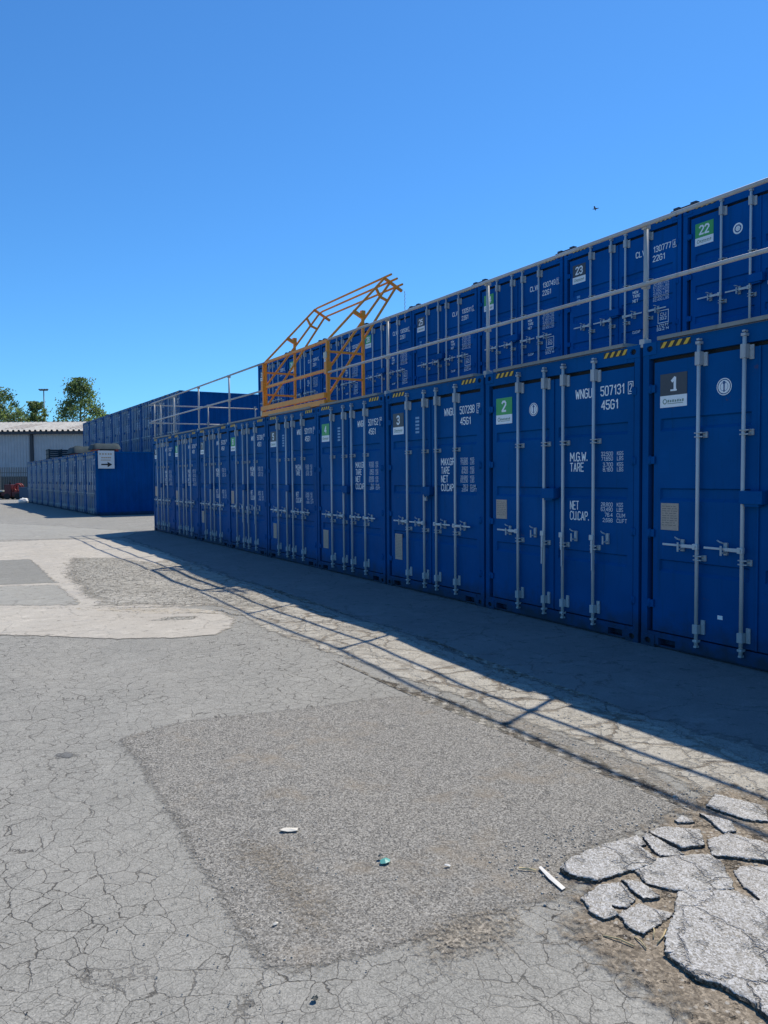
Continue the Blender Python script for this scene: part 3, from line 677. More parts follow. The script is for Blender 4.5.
YF = .0095        # door face for decals
def decorate(root, num, upper, serial, code, left_words, plate=None, badge='round', sign=True, seed=0, detail=2):
    dl, dr = doors_of(root)
    random.seed(seed)
    dz = -.276 if upper else 0
    if sign and num is not None:
        z0, z1 = 2.27+dz, 2.58+dz; zm = z0+(z1-z0)*.35; x0, x1 = .20, .50
        m = MB(); m.mi = 1 if num % 2 == 0 else 0
        m.box(x0, x1, YF-.002, YF+.003, zm, z1); m.mi = 2; m.box(x0, x1, YF-.002, YF+.003, z0, zm)
        s = str(num); w = .038*len(s) if len(s) > 1 else .034
        if s == '1': w = .028
        m.mi = 2; put_text(m, s, .35-w, .35+w, zm+.045, z1-.045, YF-.0035, 1.5)
        if s == '1': m.poly([(.318, YF-.0042, zm+.038), (.390, YF-.0042, zm+.038), (.390, YF-.0042, zm+.053), (.318, YF-.0042, zm+.053)])
        m.mi = 3
        m.disc((.255, z0+.055), .025, YF-.0035, 14, .016)
        for k in range(7): a = .285+k*.027; m.poly([(a, YF-.0035, z0+.045), (a+.018, YF-.0035, z0+.045), (a+.02, YF-.0035, z0+.068-.008*(k%2)), (a+.002, YF-.0035, z0+.068)])
        m.poly([(.285, YF-.0035, z0+.03), (.46, YF-.0035, z0+.03), (.46, YF-.0035, z0+.036), (.285, YF-.0035, z0+.036)])
        m.build('number_sign', [DGREY, GREEN, WHITE, LOGO], dl, False)
    if badge == 'round':
        m = MB(); c = (.885, 2.40+dz-(.06 if upper else 0)); m.disc(c, .074, YF-.002, 28, .052 if upper else .066); m.disc(c, .058 if not upper else .03, YF-.002, 24, .0 if False else None) if not upper else m.disc(c, .034, YF-.002, 20, .018)
        m.mi = 1
        if not upper:
            m.poly([(c[0]-.006, YF-.0032, c[1]-.045), (c[0]+.006, YF-.0032, c[1]-.045), (c[0]+.006, YF-.0032, c[1]+.045), (c[0]-.006, YF-.0032, c[1]+.045)])
            m.disc((c[0], c[1]), .040, YF-.0032, 18, .037); m.disc((c[0], c[1]+.035), .014, YF-.0036, 12, .010)
        else:
            m.mi = 0
            for k in range(4):
                a = k*math.pi/4; dx, dz_ = math.cos(a), math.sin(a)
                m.poly([(c[0]+dx*.04-dz_*.004, YF-.003-k*.0002, c[1]+dz_*.04+dx*.004), (c[0]+dx*.04+dz_*.004, YF-.003-k*.0002, c[1]+dz_*.04-dx*.004), (c[0]-dx*.04+dz_*.004, YF-.003-k*.0002, c[1]-dz_*.04-dx*.004), (c[0]-dx*.04-dz_*.004, YF-.003-k*.0002, c[1]-dz_*.04+dx*.004)])
        m.build('round_badge', [WHITE, BLUE], dl, False)
    elif badge == 'bars':
        m = MB()
        for k in range(5): m.poly([(.83, YF-.002, 2.46+dz-k*.05), (.93, YF-.002, 2.46+dz-k*.05), (.93, YF-.002, 2.49+dz-k*.05), (.83, YF-.002, 2.49+dz-k*.05)])
        m.build('small_decal', [flat('pale_blue_decal', (.20,.36,.55), .5)], dl, False)
    if plate:
        px0, px1, pz0, pz1 = plate
        m = MB(); m.box(px0, px1, YF-.003, YF+.003, pz0, pz1); m.mi = 1
        z = pz1-.025
        while z > pz0+.03:
            x = px0+.015
            while x < px1-.03:
                w = random.uniform(.015, .05); m.poly([(x, YF-.0042, z-.006), (min(px1-.012, x+w), YF-.0042, z-.006), (min(px1-.012, x+w), YF-.0042, z), (x, YF-.0042, z)]); x += w+.012
            z -= .022
        m.build('data_plate', [PLATE, PLATEINK], dl, False)
    # lettering on the right door
    y = YF-.002; own, digits, chk = serial; box_ = [MB()]
    class Ink:
        @property
        def bm(self): return box_[0].bm
        def poly(self, p): box_[0].poly(p)
    m = Ink()
    def flush(nm): box_[0].build(nm, WHITE, dr, False); box_[0] = MB()
    if not upper:
        put_text(m, own, 1.565, 1.795, 2.455, 2.545, y); put_text(m, digits, 1.925, 2.235, 2.455, 2.545, y)
        put_text(m, chk, 2.305, 2.332, 2.462, 2.538, y); frame_rect(m, 2.285, 2.352, 2.438, 2.56, .007, y); flush('serial_number')
        put_text(m, code, 1.935, 2.155, 2.315, 2.40, y); flush('size_code')
        if left_words == 'mgw':
            for wd, z in (('M.G.W.', 1.80), ('TARE', 1.69)): put_text(m, wd, 1.485, 1.73 if wd[0] == 'M' else 1.68, z, z+.085, y)
            for wd, z in (('NET', 1.285), ('CU.CAP.', 1.175)): put_text(m, wd, 1.485, 1.61 if wd == 'NET' else 1.755, z, z+.085, y)
            rows = ((1.845,'32,500','KGS'),(1.795,'71,650','LBS'),(1.735,'3,700','KGS'),(1.685,'8,160','LBS'),(1.33,'28,800','KGS'),(1.28,'63,490','LBS'),(1.225,'76.4','CU.M'),(1.17,'2,698','CU.FT'))
        else:
            for i, wd in enumerate(('MAX.GR', 'TARE', 'NET', 'CU.CAP')): put_text(m, wd, 1.485, (1.79,1.68,1.64,1.77)[i], 1.80-i*.115, 1.885-i*.115, y)
            rows = []
            for i, (a, b, c, d) in enumerate((('32,500','KGS','71,650','LBS'),('3,820','KGS','8,420','LBS'),('28,680','KGS','63,230','LBS'),('76.3','CU.M','2,694','CU.FT'))):
                rows += [(1.846-i*.115, a, b), (1.798-i*.115, c, d)]
        flush('weight_heading')
        for z, a, b in rows:
            put_text(m, a, 2.09-.026*len(a), 2.09, z, z+.036, y, .78); put_text(m, b, 2.15, 2.15+.026*max(3, len(b)), z, z+.036, y, .78)
        flush('weight_figures')
    else:
        put_text(m, own, 1.59, 1.83, 2.10, 2.18, y); put_text(m, digits, 1.93, 2.25, 2.10, 2.18, y)
        put_text(m, chk, 2.30, 2.33, 2.105, 2.175, y); frame_rect(m, 2.283, 2.35, 2.085, 2.195, .007, y); flush('serial_number'); put_text(m, code, 1.92, 2.14, 1.965, 2.045, y); flush('size_code')
        for wd, z in (('MGW', 1.56), ('TARE', 1.50), ('NET', 1.43)): put_text(m, wd, 1.53, 1.53+.035*len(wd), z, z+.04, y)
        flush('weight_heading')
        for k in range(6): put_text(m, ('30,480 KGS','67,200 LBS','2,180 KGS','4,800 LBS','28,300 KGS','62,400 LBS')[k], 1.93, 2.22, 1.60-k*.047, 1.632-k*.047, y, .75)
        flush('weight_figures')
        frame_rect(m, 2.02, 2.22, 1.02, 1.21, .010, y)
        put_text(m, 'CU', 2.07, 2.17, 1.13, 1.17, y); put_text(m, '33.2', 2.06, 2.18, 1.07, 1.11, y)
        for k in range(2): put_text(m, ('1,172 FT','33.2 M')[k], 2.0, 2.22, .965-k*.05, 1.0-k*.05, y)
        flush('capacity_box')
        put_text(m, 'CU.CAP', 1.53, 1.68, .95, .985, y); flush('capacity_heading')

XL, XU, YB, SP = 5.88, 9.45, 5.334, 2.4797
RZ = -math.pi/2
GL = 'blue containers of the near ground row'; GU = 'blue containers of the near upper row'
serials = {0:('WNGU','507120','4'), 1:('WNGU','507131','2'), 2:('WNGU','507298','3'), 3:('WNGU','501152','1'), 4:('WNGU','501171','6'), 5:('WNGU','507204','5'), 6:('WNGU','507226','8'), 7:('WNGU','507243','0'), 8:('WNGU','507255','9')}
lab_l = {
 -1:'blue container at the near end of the ground row, past container 1',
 0:'tall blue container with dark grey number 1 sign, nearest in the ground row',
 1:'tall blue container with green number 2 sign and WNGU 507131 lettering',
 2:'tall blue container with dark grey number 3 sign and WNGU 507298 lettering',
 3:'tall blue container with green number 4 sign, on the ground just right of the gate',
 4:'tall blue container with dark number 5 sign, on the ground under the yellow gate',
 5:'tall blue container with green number 6 sign, on the ground left of the yellow gate',
 6:'tall blue container third from the far end of the near ground row',
 7:'tall blue container second from the far end of the near ground row, green sign',
 8:'tall blue container at the far left end of the near ground row'}
plates = {0:(.22,.42,1.13,1.38), 1:(.20,.40,1.13,1.36), 2:(.24,.44,.42,.80), 3:(.22,.42,.40,.72), 4:(.30,.46,.42,.72), 5:(.18,.36,1.05,1.35), 6:(.22,.42,.5,.8), 7:(.2,.4,.9,1.3), 8:(.2,.42,1.1,1.4)}
for i in range(-1, 9):
    y = YB-.045+SP*i
    random.seed(i+500); jx, jr = (0, 0) if i in (0, 1) else (random.uniform(-.012, .012), random.uniform(-.0015, .0015))
    root = place(protoH if i in (1, 5) else protoL, (XL+jx, y, 0), RZ+jr)
    decorate(root, i+1 if i >= 0 else None, False, serials.get(i, ('WNGU','507112','7')), '45G1', 'mgw' if i in (0,1,4,5,6) else 'max',
             plates.get(i), 'round' if i in (0,1) else ('bars' if i in (2,3,4) else None), seed=i+40)
    tag(root, lab_l[i], 'shipping container', GL)
    if i == 0:
        d = doors_of(root)[0]; m = MB(); m.box(.845, .895, YF-.002, YF+.003, .375, .41); m.build('torn_sticker', WHITE, d)
    if i == 2:
        m = MB(); m.box(1.16, 1.21, -.07, -.04, 1.31, 1.36, .006); m.tube([(1.165,-.055,1.355),(1.165,-.055,1.385),(1.205,-.055,1.385),(1.205,-.055,1.355)], .005, 8)
        p = m.build('padlock', GALV_D, None); p.location = (XL, y, 0); p.rotation_euler = (0, 0, RZ); tag(p, 'small steel padlock hanging on the lock box of container 3', 'padlock')
useri = {0:('CLVU','130763','1'), 1:('CLVU','130758','0'), 2:('CLVU','130777','4'), 3:('CLVU','130749','1'), 4:('CLVU','130511','2'), 5:('CLVU','130508','3'), 6:('CLVU','130539','9'), 7:('CLVU','130547','5'), 8:('CLVU','130551','8')}
for i in range(-1, 9):
    y = YB-.045+SP*i
    random.seed(i+600)
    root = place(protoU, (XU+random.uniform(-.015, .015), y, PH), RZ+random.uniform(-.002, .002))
    n = 21+i if i >= 0 else None
    decorate(root, n, True, useri.get(i, ('CLVU','130760','7')), '22G1', 'x', None, 'round' if i in (0,1) else None, seed=i+70)
    if n == 21: l = 'blue upper container at the right picture edge, right of container 22'
    elif n is None: l = 'blue upper container past the right picture edge'
    elif n == 29: l = 'upper blue container at the far left end, partly behind the yellow gate'
    elif n == 28: l = 'upper blue container second from the far left end, behind the yellow gate'
    elif n == 27: l = 'upper blue container third from the far left end, behind the yellow gate'
    else: l = 'blue upper container with %s number %d sign behind the railing' % ('green' if n % 2 == 0 else 'dark grey', n)
    if n in (23, 24, 25):
        d = doors_of(root)[0]; m = MB()
        for k in range(3): m.poly([(.30, YF-.002, 1.62+k*.06), (.38, YF-.002, 1.62+k*.06), (.38, YF-.002, 1.66+k*.06), (.30, YF-.002, 1.66+k*.06)])
        m.build('small_decal', flat('pale_blue_decal2', (.12,.30,.55), .5), d, False)
    tag(root, l, 'shipping container', GU)

# bridge clamps joining the roofs of the upper row
for i in range(0, 9):
    m = MB(); m.box(.0, .12, -.24, .24, 0, .035, .006); m.box(.01, .09, -.20, -.10, .035, .07, .006); m.box(.01, .09, .10, .20, .035, .07, .006); m.tube([(.05,-.2,.05),(.05,.2,.05)], .012, 8)
    o = m.build('bridge_clamp', flat('clamp_steel', (.05,.06,.08), .6) if i == 0 else bpy.data.materials['clamp_steel'])
    o.location = (XU+.03, YB-.02+SP*(i-1)+SP*0, PH+UH+.001)
    names = {0:'near the right picture edge, past container 21', 1:'on the roof joint between containers 21 and 22', 2:'on the roof joint between containers 22 and 23', 3:'on the roof joint between containers 23 and 24', 4:'on the roof joint between containers 24 and 25', 5:'on the roof joint between containers 25 and 26', 6:'on the roof joint between containers 26 and 27', 7:'on the second roof joint from the far left end', 8:'on the roof joint nearest the far left end'}
    tag(o, 'dark steel bridge clamp '+names[i], 'clamp', 'bridge clamps on the upper container roofs')

# ------------------------------------------------------------------ walkway decks
for i in range(-1, 9):
    root = empty('walkway_deck', (XL, YB-.045+SP*i, PH), RZ)
    m = MB(); m.box(.19, CW-.19, -.03, .005, .004, .038); m.box(.19, CW-.19, 3.42, 3.46, .004, .044); m.box(.19,.23,.005,3.42,.004,.044); m.box(CW-.23,CW-.19,.005,3.42,.004,.044)
    m.build('edge_beam', DECK, root)
    m = MB()
    k = .02
    while k < 3.4: m.box(.232, CW-.232, k, k+.028, .010, .040); k += .06
    m.build('grating', DECK, root)
    where = {-1:'past the right picture edge'}.get(i, 'on the roof of container %d' % (i+1))
    tag(root, 'grey steel walkway deck '+where, 'walkway', 'walkway decks on the ground row')

# ------------------------------------------------------------------ guard rails
ZT, ZM, XR = 4.024, 3.462, XL+.055
def post(parent, x, y):
    m = MB(); m.tube([(x,y,PH-.05),(x,y,ZT+.015)], .0215, 12); m.box(x-.035, x+.035, y-.03, y+.03, ZT-.035, ZT+.032, .012); m.box(x-.035, x+.035, y-.03, y+.03, ZM-.035, ZM+.03, .012)
    m.box(x-.05, x+.05, y-.032, y+.032, PH-.03, PH+.05, .006)
    return m.build('post', RAIL, parent)
gr = empty('guard_rail', (0,0,0)); tag(gr, 'galvanised tubular guard rail along the walkway right of the yellow gate', 'railing')
for z, nme in ((ZT, 'top_rail'), (ZM, 'mid_rail')): m = MB(); m.tube([(XR-.045, .3, z), (XR-.045, 12.25, z)], .0195, 12); m.build(nme, RAIL, gr)
for i in (-1, 0, 1, 2): post(gr, XR, YB-.02+SP*i)
gl = empty('guard_rail', (0,0,0)); tag(gl, 'galvanised tubular guard rail left of the yellow gate, turning round the far roof end', 'railing')
YE = YB-.02+SP*8
for z, nme in ((ZT, 'top_rail'), (ZM, 'mid_rail')):
    m = MB(); m.tube([(XR-.045, 15.52, z), (XR-.045, YE+.12, z)], .0195, 12); m.build(nme, RAIL, gl)
    m = MB(); m.tube([(XR-.15, YE, z-.05), (XU-.05, YE, z-.05)], .0195, 12); m.build('end_rail', RAIL, gl)
for i in (5, 6, 7, 8): post(gl, XR, YB-.02+SP*i-(.12 if i == 8 else 0))
post(gl, XR+.22, YE); post(gl, 7.7, YE); post(gl, XU-.12, YE)

# ------------------------------------------------------------------ yellow pallet gate
pg = empty('pallet_gate', (6.3, 13.88, PH+.04)); tag(pg, 'orange yellow steel up and over pallet gate on the walkway edge', 'safety gate')
def pb(m, name): 
    o = m.build(name, ORANGE, pg); o.matrix_parent_inverse = Matrix.Translation((-6.3, -13.88, -PH-.04)); return o
YR, YLf, ZB = 12.36, 15.44, PH+.045
for y in (YR, YLf):
    m = MB(); m.bar((5.93,y,ZB-.05),(5.93,y,4.03),.055); m.bar((6.63,y,ZB),(6.63,y,4.60),.045)
    m.bar((5.96,y,3.84),(6.60,y,3.84),.035); m.bar((5.96,y,3.38),(6.60,y,3.38),.035); m.bar((5.96,y,ZB+.03),(6.60,y,ZB+.03),.05)
    m.bar((5.93,y,3.45),(5.93,y,3.66),.10); m.bar((6.63,y,4.50),(6.63,y,4.61),.075)
    pb(m, 'side_frame')
m = MB()
m.bar((5.90,YR,ZB+.02),(5.90,YLf,ZB+.02),.09,.09); m.bar((5.88,YR,ZB+.14),(5.88,YLf,ZB+.14),.06,.09); m.bar((6.63,YR,ZB+.02),(6.63,YLf,ZB+.02),.06,.05)
pb(m, 'base_beam')
m = MB()
for z in (4.04, 3.53): m.bar((5.95,YR+.05,z),(5.95,YLf-.05,z),.045)
for y in (YR+.06, YLf-.06): m.bar((5.955,y,3.15),(5.955,y,4.04),.035)
pb(m, 'front_barrier')
A3 = ((5.95,4.05,7.10,5.25),(5.96,3.55,7.22,5.19),(5.96,3.10,7.33,5.10))
for y in (YR+.02, YLf-.02):
    m = MB()
    for xa, za, xb, zb in A3:
        m.bar((xa,y,za),(xb,y,zb),.036)
    m.bar((6.92,y,5.04),(7.0,y,4.90),.04); m.bar((7.0,y,4.90),(7.16,y,4.84),.04)
    m.bar((6.45,y,4.59),(6.63,y,4.50),.06)
    pb(m, 'swing_arm')
m = MB()
for k, (xa, za, xb, zb) in enumerate(A3): m.tube([(xb,YR-.22,zb+.01),(xb,YLf-.16,zb+.01),(xb-.02,YLf-.02,zb-.02)], .019, 10)
for y in (YR+.02, YLf-.02): m.bar((7.08,y,5.25),(7.46,y,5.05),.045)
pb(m, 'rear_barrier')
m = MB()
k = 0
while k < 16: 
    z = 5.03-k*.035
    m.tube([(7.45,YR-.1,z),(7.45+(.006 if k%2 else -.006),YR-.1,z-.04)], .005, 6); k += 1
o = m.build('chain', GALV_D, pg); o.matrix_parent_inverse = Matrix.Translation((-6.3, -13.88, -PH-.04))
m = MB(); m.box(5.865, 5.893, YR-.05, YR+.05, 3.72, 3.82, .004); m.box(5.85, 5.893, YLf-.05, YLf+.02, ZB-.0, ZB+.1, .004)
o = m.build('latch_plate', flat('latch_cream', (.55,.52,.42), .5), pg); o.matrix_parent_inverse = Matrix.Translation((-6.3, -13.88, -PH-.04))

# ------------------------------------------------------------------ far block of containers
PHI = rad(1.35)             # the far row runs slightly off the near one
def far_pt(s, off): return Vector((6.03 - math.sin(PHI)*s + off*math.cos(PHI), 36.55 + math.cos(PHI)*s + off*math.sin(PHI), 0))
words = ['first','second','third','fourth','fifth','sixth','seventh','eighth','ninth','tenth','eleventh','twelfth','thirteenth']
for k in range(10):
    p = far_pt(SP*(k+1), 0)
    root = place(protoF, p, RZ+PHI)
    decorate(root, None, False, ('WNGU','5072%02d' % (30+k), str(k)), '45G1', 'mgw', (.2,.42,1.1,1.4), None, False, seed=k)
    l = {0:'nearest container of the far ground row, arrow sign on its blue end wall', 9:'weathered blue container at the far left end of the far ground row'}.get(k, 'weathered blue container, %s along the far ground row' % words[k])
    tag(root, l, 'shipping container', 'weathered containers of the far ground row')
for k in range(10):
    p = far_pt(SP*(k+1), 3.85); p.z = PH
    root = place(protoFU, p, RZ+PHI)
    decorate(root, None, False, ('CLVU','1304%02d' % (30+k), str(k % 10)), '22G1', 'max', None, None, False, seed=k+7)
    l = {0:'blue container nearest of the far upper row, its dark end wall facing the camera', 9:'weathered blue container at the far left end of the far upper row'}.get(k, 'weathered blue container, %s along the far upper row' % words[k])
    tag(root, l, 'shipping container', 'containers of the far upper row')
# arrow sign on the far end wall
sg = empty('direction_sign', (far_pt(-.02, .45).x, far_pt(-.02, .45).y, 2.52), PHI); tag(sg, 'white board with black right pointing arrow fixed high on the far end wall', 'sign')
m = MB(); m.box(-.35, .35, -.03, 0, -.40, .40, .004); m.build('board', WHITE2, sg)
m = MB(); y = -.034
m.poly([(-.22,y,-.25),(.06,y,-.25),(.06,y,-.19),(-.22,y,-.19)]); m.poly([(.05,y-.001,-.34),(.25,y-.001,-.22),(.05,y-.001,-.10)]); m.build('arrow', BLK, sg, False)
m = MB()
for z, hh, xs in ((.22,.06,(-.26,-.14,-.02,.10,.2)), (.06,.05,(-.18,-.09,.0,.09,.17)), (-.04,.035,(-.2,-.12,-.05,.02,.09,.15))):
    for x in xs: m.poly([(x-.035,y,z),(x+.04,y,z),(x+.035,y,z+hh),(x-.035,y,z+hh)])
m.build('lettering', flat('sign_brown_print', (.45,.30,.18), .6), sg, False)

# bundles lying on the far roofs
TARP = painted('grey_tarpaulin', (.026,.050,.062), .9, dirt=(.04,.06,.07), dirt_amt=.4, vary=.25)
REDB = flat('dark_red_steel', (.28,.035,.03), .6)
def bundle(s, off, L, Wd, hgh, label, seed):
    p = far_pt(s, off); root = empty('covered_bundle', (p.x, p.y, PH-.005), PHI)
    m = MB(); bm = m.bm; nx, ny = 14, 8; V = []
    for j in range(ny+1):
        for i in range(nx+1):
            u, v = i/nx*2-1, j/ny*2-1
            e = min(1, (1-abs(u))*5, (1-abs(v))*5); z = .10+hgh*(e**.5)*(1+.14*noise.noise(Vector((u*2.2, v*2.2, seed))))
            V.append(bm.verts.new((u*L/2*(1+.04*noise.noise(Vector((v*3, seed, 1)))), v*Wd/2*(1+.05*noise.noise(Vector((u*3, seed, 2)))), z)))
    for j in range(ny):
        for i in range(nx):
            a = j*(nx+1)+i; f = bm.faces.new((V[a], V[a+1], V[a+nx+2], V[a+nx+1])); f.smooth = True
    m.box(-L/2+.05, L/2-.05, -Wd/2+.05, Wd/2-.05, .09, .14)
    m.build('tarpaulin', TARP, root)
    for x in (-L*.33, L*.33):
        m = MB(); m.box(x-.06, x+.06, -Wd/2, Wd/2, 0, .095); m.build('beam', REDB, root)
    tag(root, label, 'covered load')
bundle(.85, .55, 1.25, 1.5, .26, 'grey covered load on red beams, on the roof above the arrow sign', 1)
bundle(7.2, .7, 1.3, 2.1, .36, 'grey covered load on red beams, on the far ground row roof further back', 2)
root = empty('louvre_stack', tuple(far_pt(15.2, .8)[:2])+(PH,), PHI)
for k in range(5): m = MB(); m.box(-.75+.03*(k%2), .75, -.6, .6, .02+k*.12, .09+k*.12, .01); m.build('pallet_board', TARP, root)
m = MB()
for x in (-.7, 0, .7): m.box(x-.04, x+.04, -.55, .55, -.004, .6)
m.build('bearer', BLK, root)
tag(root, 'low dark stack of slatted boards on the roof near the far end of the row', 'stack')

# ------------------------------------------------------------------ warehouse
def at(px, depth, z=0):
    d = FV + R2*((px-384)/F_PX); k = depth; p = d*k; return Vector((p.x, p.y, z))
CLAD = painted('grey_cladding', (.40,.42,.45), .55, dirt=(.28,.28,.28), dirt_amt=.35, vary=.08)
ROOFM = painted('fibre_cement_roof', (.50,.47,.42), .8, dirt=(.22,.17,.12), dirt_amt=.4, vary=.2)
DARKT = flat('dark_trim', (.03,.035,.045), .6)
wo = at(-330, 86); wr = math.atan2(RV.y, RV.x)
wh = empty('warehouse', (wo.x, wo.y, 0), wr); LW = 62
tag(wh, 'long grey clad warehouse with ribbed pale roof behind the fence', 'warehouse')
def ribbed(name, mat, a, b, pitch, depth, p0, p1, parent, axis):
    m = MB(); bm = m.bm; x = a; prev = None
    while x < b:
        for o, d in ((0,0),(.5,0),(.6,1),(.9,1)):
            xx = x+o*pitch; n = axis*d*depth
            v0 = bm.verts.new((xx, p0[0]+n[1], p0[1]+n[2])); v1 = bm.verts.new((xx, p1[0]+n[1], p1[1]+n[2]))
            if prev: bm.faces.new((prev[0], v0, v1, prev[1]))
            prev = (v0, v1)
        x += pitch
    return m.build(name, mat, parent)
ribbed('wall', CLAD, 0, LW, .33, .05, (0, 0), (0, 6.75), wh, Vector((0,-1,0)))
ribbed('roof', ROOFM, -.4, LW+.4, .60, .17, (-.5, 6.95), (9.5, 8.55), wh, Vector((0,-.2,.97)))
ribbed('rear_roof', ROOFM, -.4, LW+.4, .60, .11, (19.5, 6.95), (9.5, 8.55), wh, Vector((0,.2,.97)))
m = MB(); m.box(0, LW, 19, 19.1, 0, 6.9); m.box(0, .1, .1, 19, 0, 6.9); m.box(LW-.1, LW, .1, 19, 0, 6.9); m.build('end_wall', CLAD, wh)
m = MB(); m.box(-.4, LW+.4, -.62, -.42, 6.62, 6.92); m.build('gutter', DARKT, wh)
ww = (LW and (86*(34+330)/F_PX))
for x in (ww, ww-14.5, ww+14.5): m = MB(); m.box(x-.16, x+.16, -.25, -.07, 0, 6.62); m.build('downpipe', DARKT, wh)
STAIN = flat('rooflight_brown', (.20,.15,.11), .8, vary=.4, scale=3)
for x0, x1 in ((ww-3.8, ww-1.3), (ww+3.3, ww+5.2)):
    m = MB(); m.poly([(x0,1.2,7.36),(x1,1.2,7.36),(x1,6.5,8.21),(x0,6.5,8.21)]); m.build('rooflight', STAIN, wh)
m = MB(); m.box(-.3, LW+.3, 9.3, 9.7, 8.58, 8.70); m.build('ridge_cap', ROOFM, wh)

# palisade fence
fo = at(-260, 69.5)
fe = empty('palisade_fence', (fo.x, fo.y, 0), wr); tag(fe, 'dark steel palisade fence in front of the warehouse', 'fence')
STEEL = flat('fence_steel', (.10,.115,.12), .6)
m = MB(); x = 0; LF = 30
while x < LF: m.box(x, x+.07, -.03, -.01, .05, 2.72); m.poly([(x,-.02,2.72),(x+.07,-.02,2.72),(x+.035,-.02,2.82)]); x += .155
m.build('pales', STEEL, fe)
for z in (.45, 2.25): m = MB(); m.box(0, LF, -.008, .04, z, z+.06); m.build('rail', STEEL, fe)
x = 1.2
while x < LF: m = MB(); m.box(x, x+.1, .042, .14, 0, 2.6); m.build('post', STEEL, fe); x += 2.75
# dark hoarding low behind the fence
hb = empty('board_wall', tuple(at(-260, 70.5)[:2])+(0,), wr); tag(hb, 'low dark boarded wall just behind the palisade fence', 'wall')
m = MB(); x = 0
while x < LF: m.box(x, x+.9, 0, .05+.012*(int(x)%2), 0, 1.95); x += .92
m.build('boards', flat('dark_boards', (.055,.06,.06), .8, vary=.3, scale=4), hb)

# red machine, crate and bag by the fence
REDM = painted('red_machine_shade_paint', (.075,.006,.012), .5, dirt=(.12,.03,.03), dirt_amt=.4)  # red darkened in the colour itself for the shade around the machine
NAVY = flat('navy_bin', (.03,.07,.13), .6); TYRE = flat('tyre_black', (.02,.02,.022), .8)
p = at(15, 66); rm = empty('red_machine', (p.x, p.y, 0), wr); tag(rm, 'small dark red machine with round guard and wheels in front of the fence', 'machine')
m = MB(); m.box(-.62, -.05, -.5, .5, .2, 1.25, .05); m.box(-.05, .85, -.45, .45, .25, .62, .04); m.box(-.95,-.62,-.35,.35,.3,.55,.03); m.build('body', REDM, rm)
m = MB()
for t in range(2): m.tube([(.38+.30*math.cos(a*.393), -.2+.4*t, 1.0+.30*math.sin(a*.393)) for a in range(17)], .06, 8)
m.bar((.38,-.2,.62),(.38,-.2,1.3),.07); m.bar((.1,0,1.0),(.66,0,1.0),.07); m.build('round_guard', flat('bright_red', (.30,.02,.015), .5), rm)
for x in (-.4, .5):
    for y in (-.55, .45):
        m = MB(); m.tube([(x,y,.24),(x,y+.14,.24)], .25, 18); m.build('wheel', TYRE, rm)
m = MB(); m.tube([(-.35,0,1.25),(-.35,0,1.5)], .04, 8); m.build('exhaust', TYRE, rm)
p = at(27, 65.5); m = MB(); m.box(-.42,.42,-.4,.4,.12,.95,.03); m.box(-.45,.45,-.43,.43,.95,1.02,.02); m.box(-.38,-.28,-.35,.35,0,.12); m.box(.28,.38,-.35,.35,0,.12)
o = m.build('storage_bin', NAVY); o.location = (p.x, p.y, 0); o.rotation_euler = (0,0,wr); tag(o, 'dark blue storage bin between the red machine and the container row', 'bin')
p = at(2, 66.5); gt = empty('flat_trailer', (p.x, p.y, 0), wr); tag(gt, 'low pale flatbed trailer at the left picture edge by the fence', 'trailer')
m = MB(); m.box(-1.6,.45,-.7,.7,.62,.76,.02); m.build('bed', flat('pale_bed', (.38,.42,.40), .6), gt)
for x in (-1.1, -.2):
    for y in (-.8, .66): m = MB(); m.tube([(x,y,.3),(x,y+.14,.3)], .3, 18); m.build('wheel', TYRE, gt)
m = MB(); m.box(-1.5,.4,-.1,.1,.5,.62); m.box(.45,.9,-.05,.05,.5,.6); m.build('chassis', REDM, gt)
p = at(26.5, 56.2); m = MB(); bm = m.bm
bmesh.ops.create_icosphere(bm, subdivisions=3, radius=.5)
for v in bm.verts:
    n_ = noise.noise(v.co*3.1); v.co *= 1+.28*n_; v.co.x *= 1.1; v.co.z = max(-.04, v.co.z*.62+.12) + (.12*max(0, noise.noise(v.co*7)) if v.co.z > .2 else 0)
for f in bm.faces: f.smooth = True
o = m.build('rubble_bag', flat('white_bag', (.75,.75,.73), .6)); o.location = (p.x-.15, p.y, .02); o.scale = (.62,.62,.7); tag(o, 'crumpled white bag on the ground at the far end of the container row', 'bag')

# ------------------------------------------------------------------ trees and mast
LEAF = []
for nme, c in (('leaf_mid', (.11,.16,.065)), ('leaf_light', (.18,.235,.095)), ('leaf_dark', (.06,.10,.045))):
    m_, nt, b = mat_base(nme); co = vec(nt, True); n1 = nz(nt, co, 1.1, 3)
    nt.links.new(mixc(nt, n1.outputs[0], tuple(x*.7 for x in c), tuple(x*1.3 for x in c)), b.inputs['Base Color']); b.inputs['Roughness'].default_value = .6
    tr = N(nt, 'ShaderNodeBsdfTranslucent', Color=(c[0]*1.6, c[1]*1.7, c[2]*1.1, 1)); mx = nt.nodes.new('ShaderNodeMixShader'); mx.inputs[0].default_value = .42
    nt.links.new(b.outputs[0], mx.inputs[1]); nt.links.new(tr.outputs[0], mx.inputs[2]); nt.links.new(mx.outputs[0], nt.nodes['Material Output'].inputs[0]); LEAF.append(m_)
BARK = flat('bark', (.10,.08,.06), .9, vary=.3)
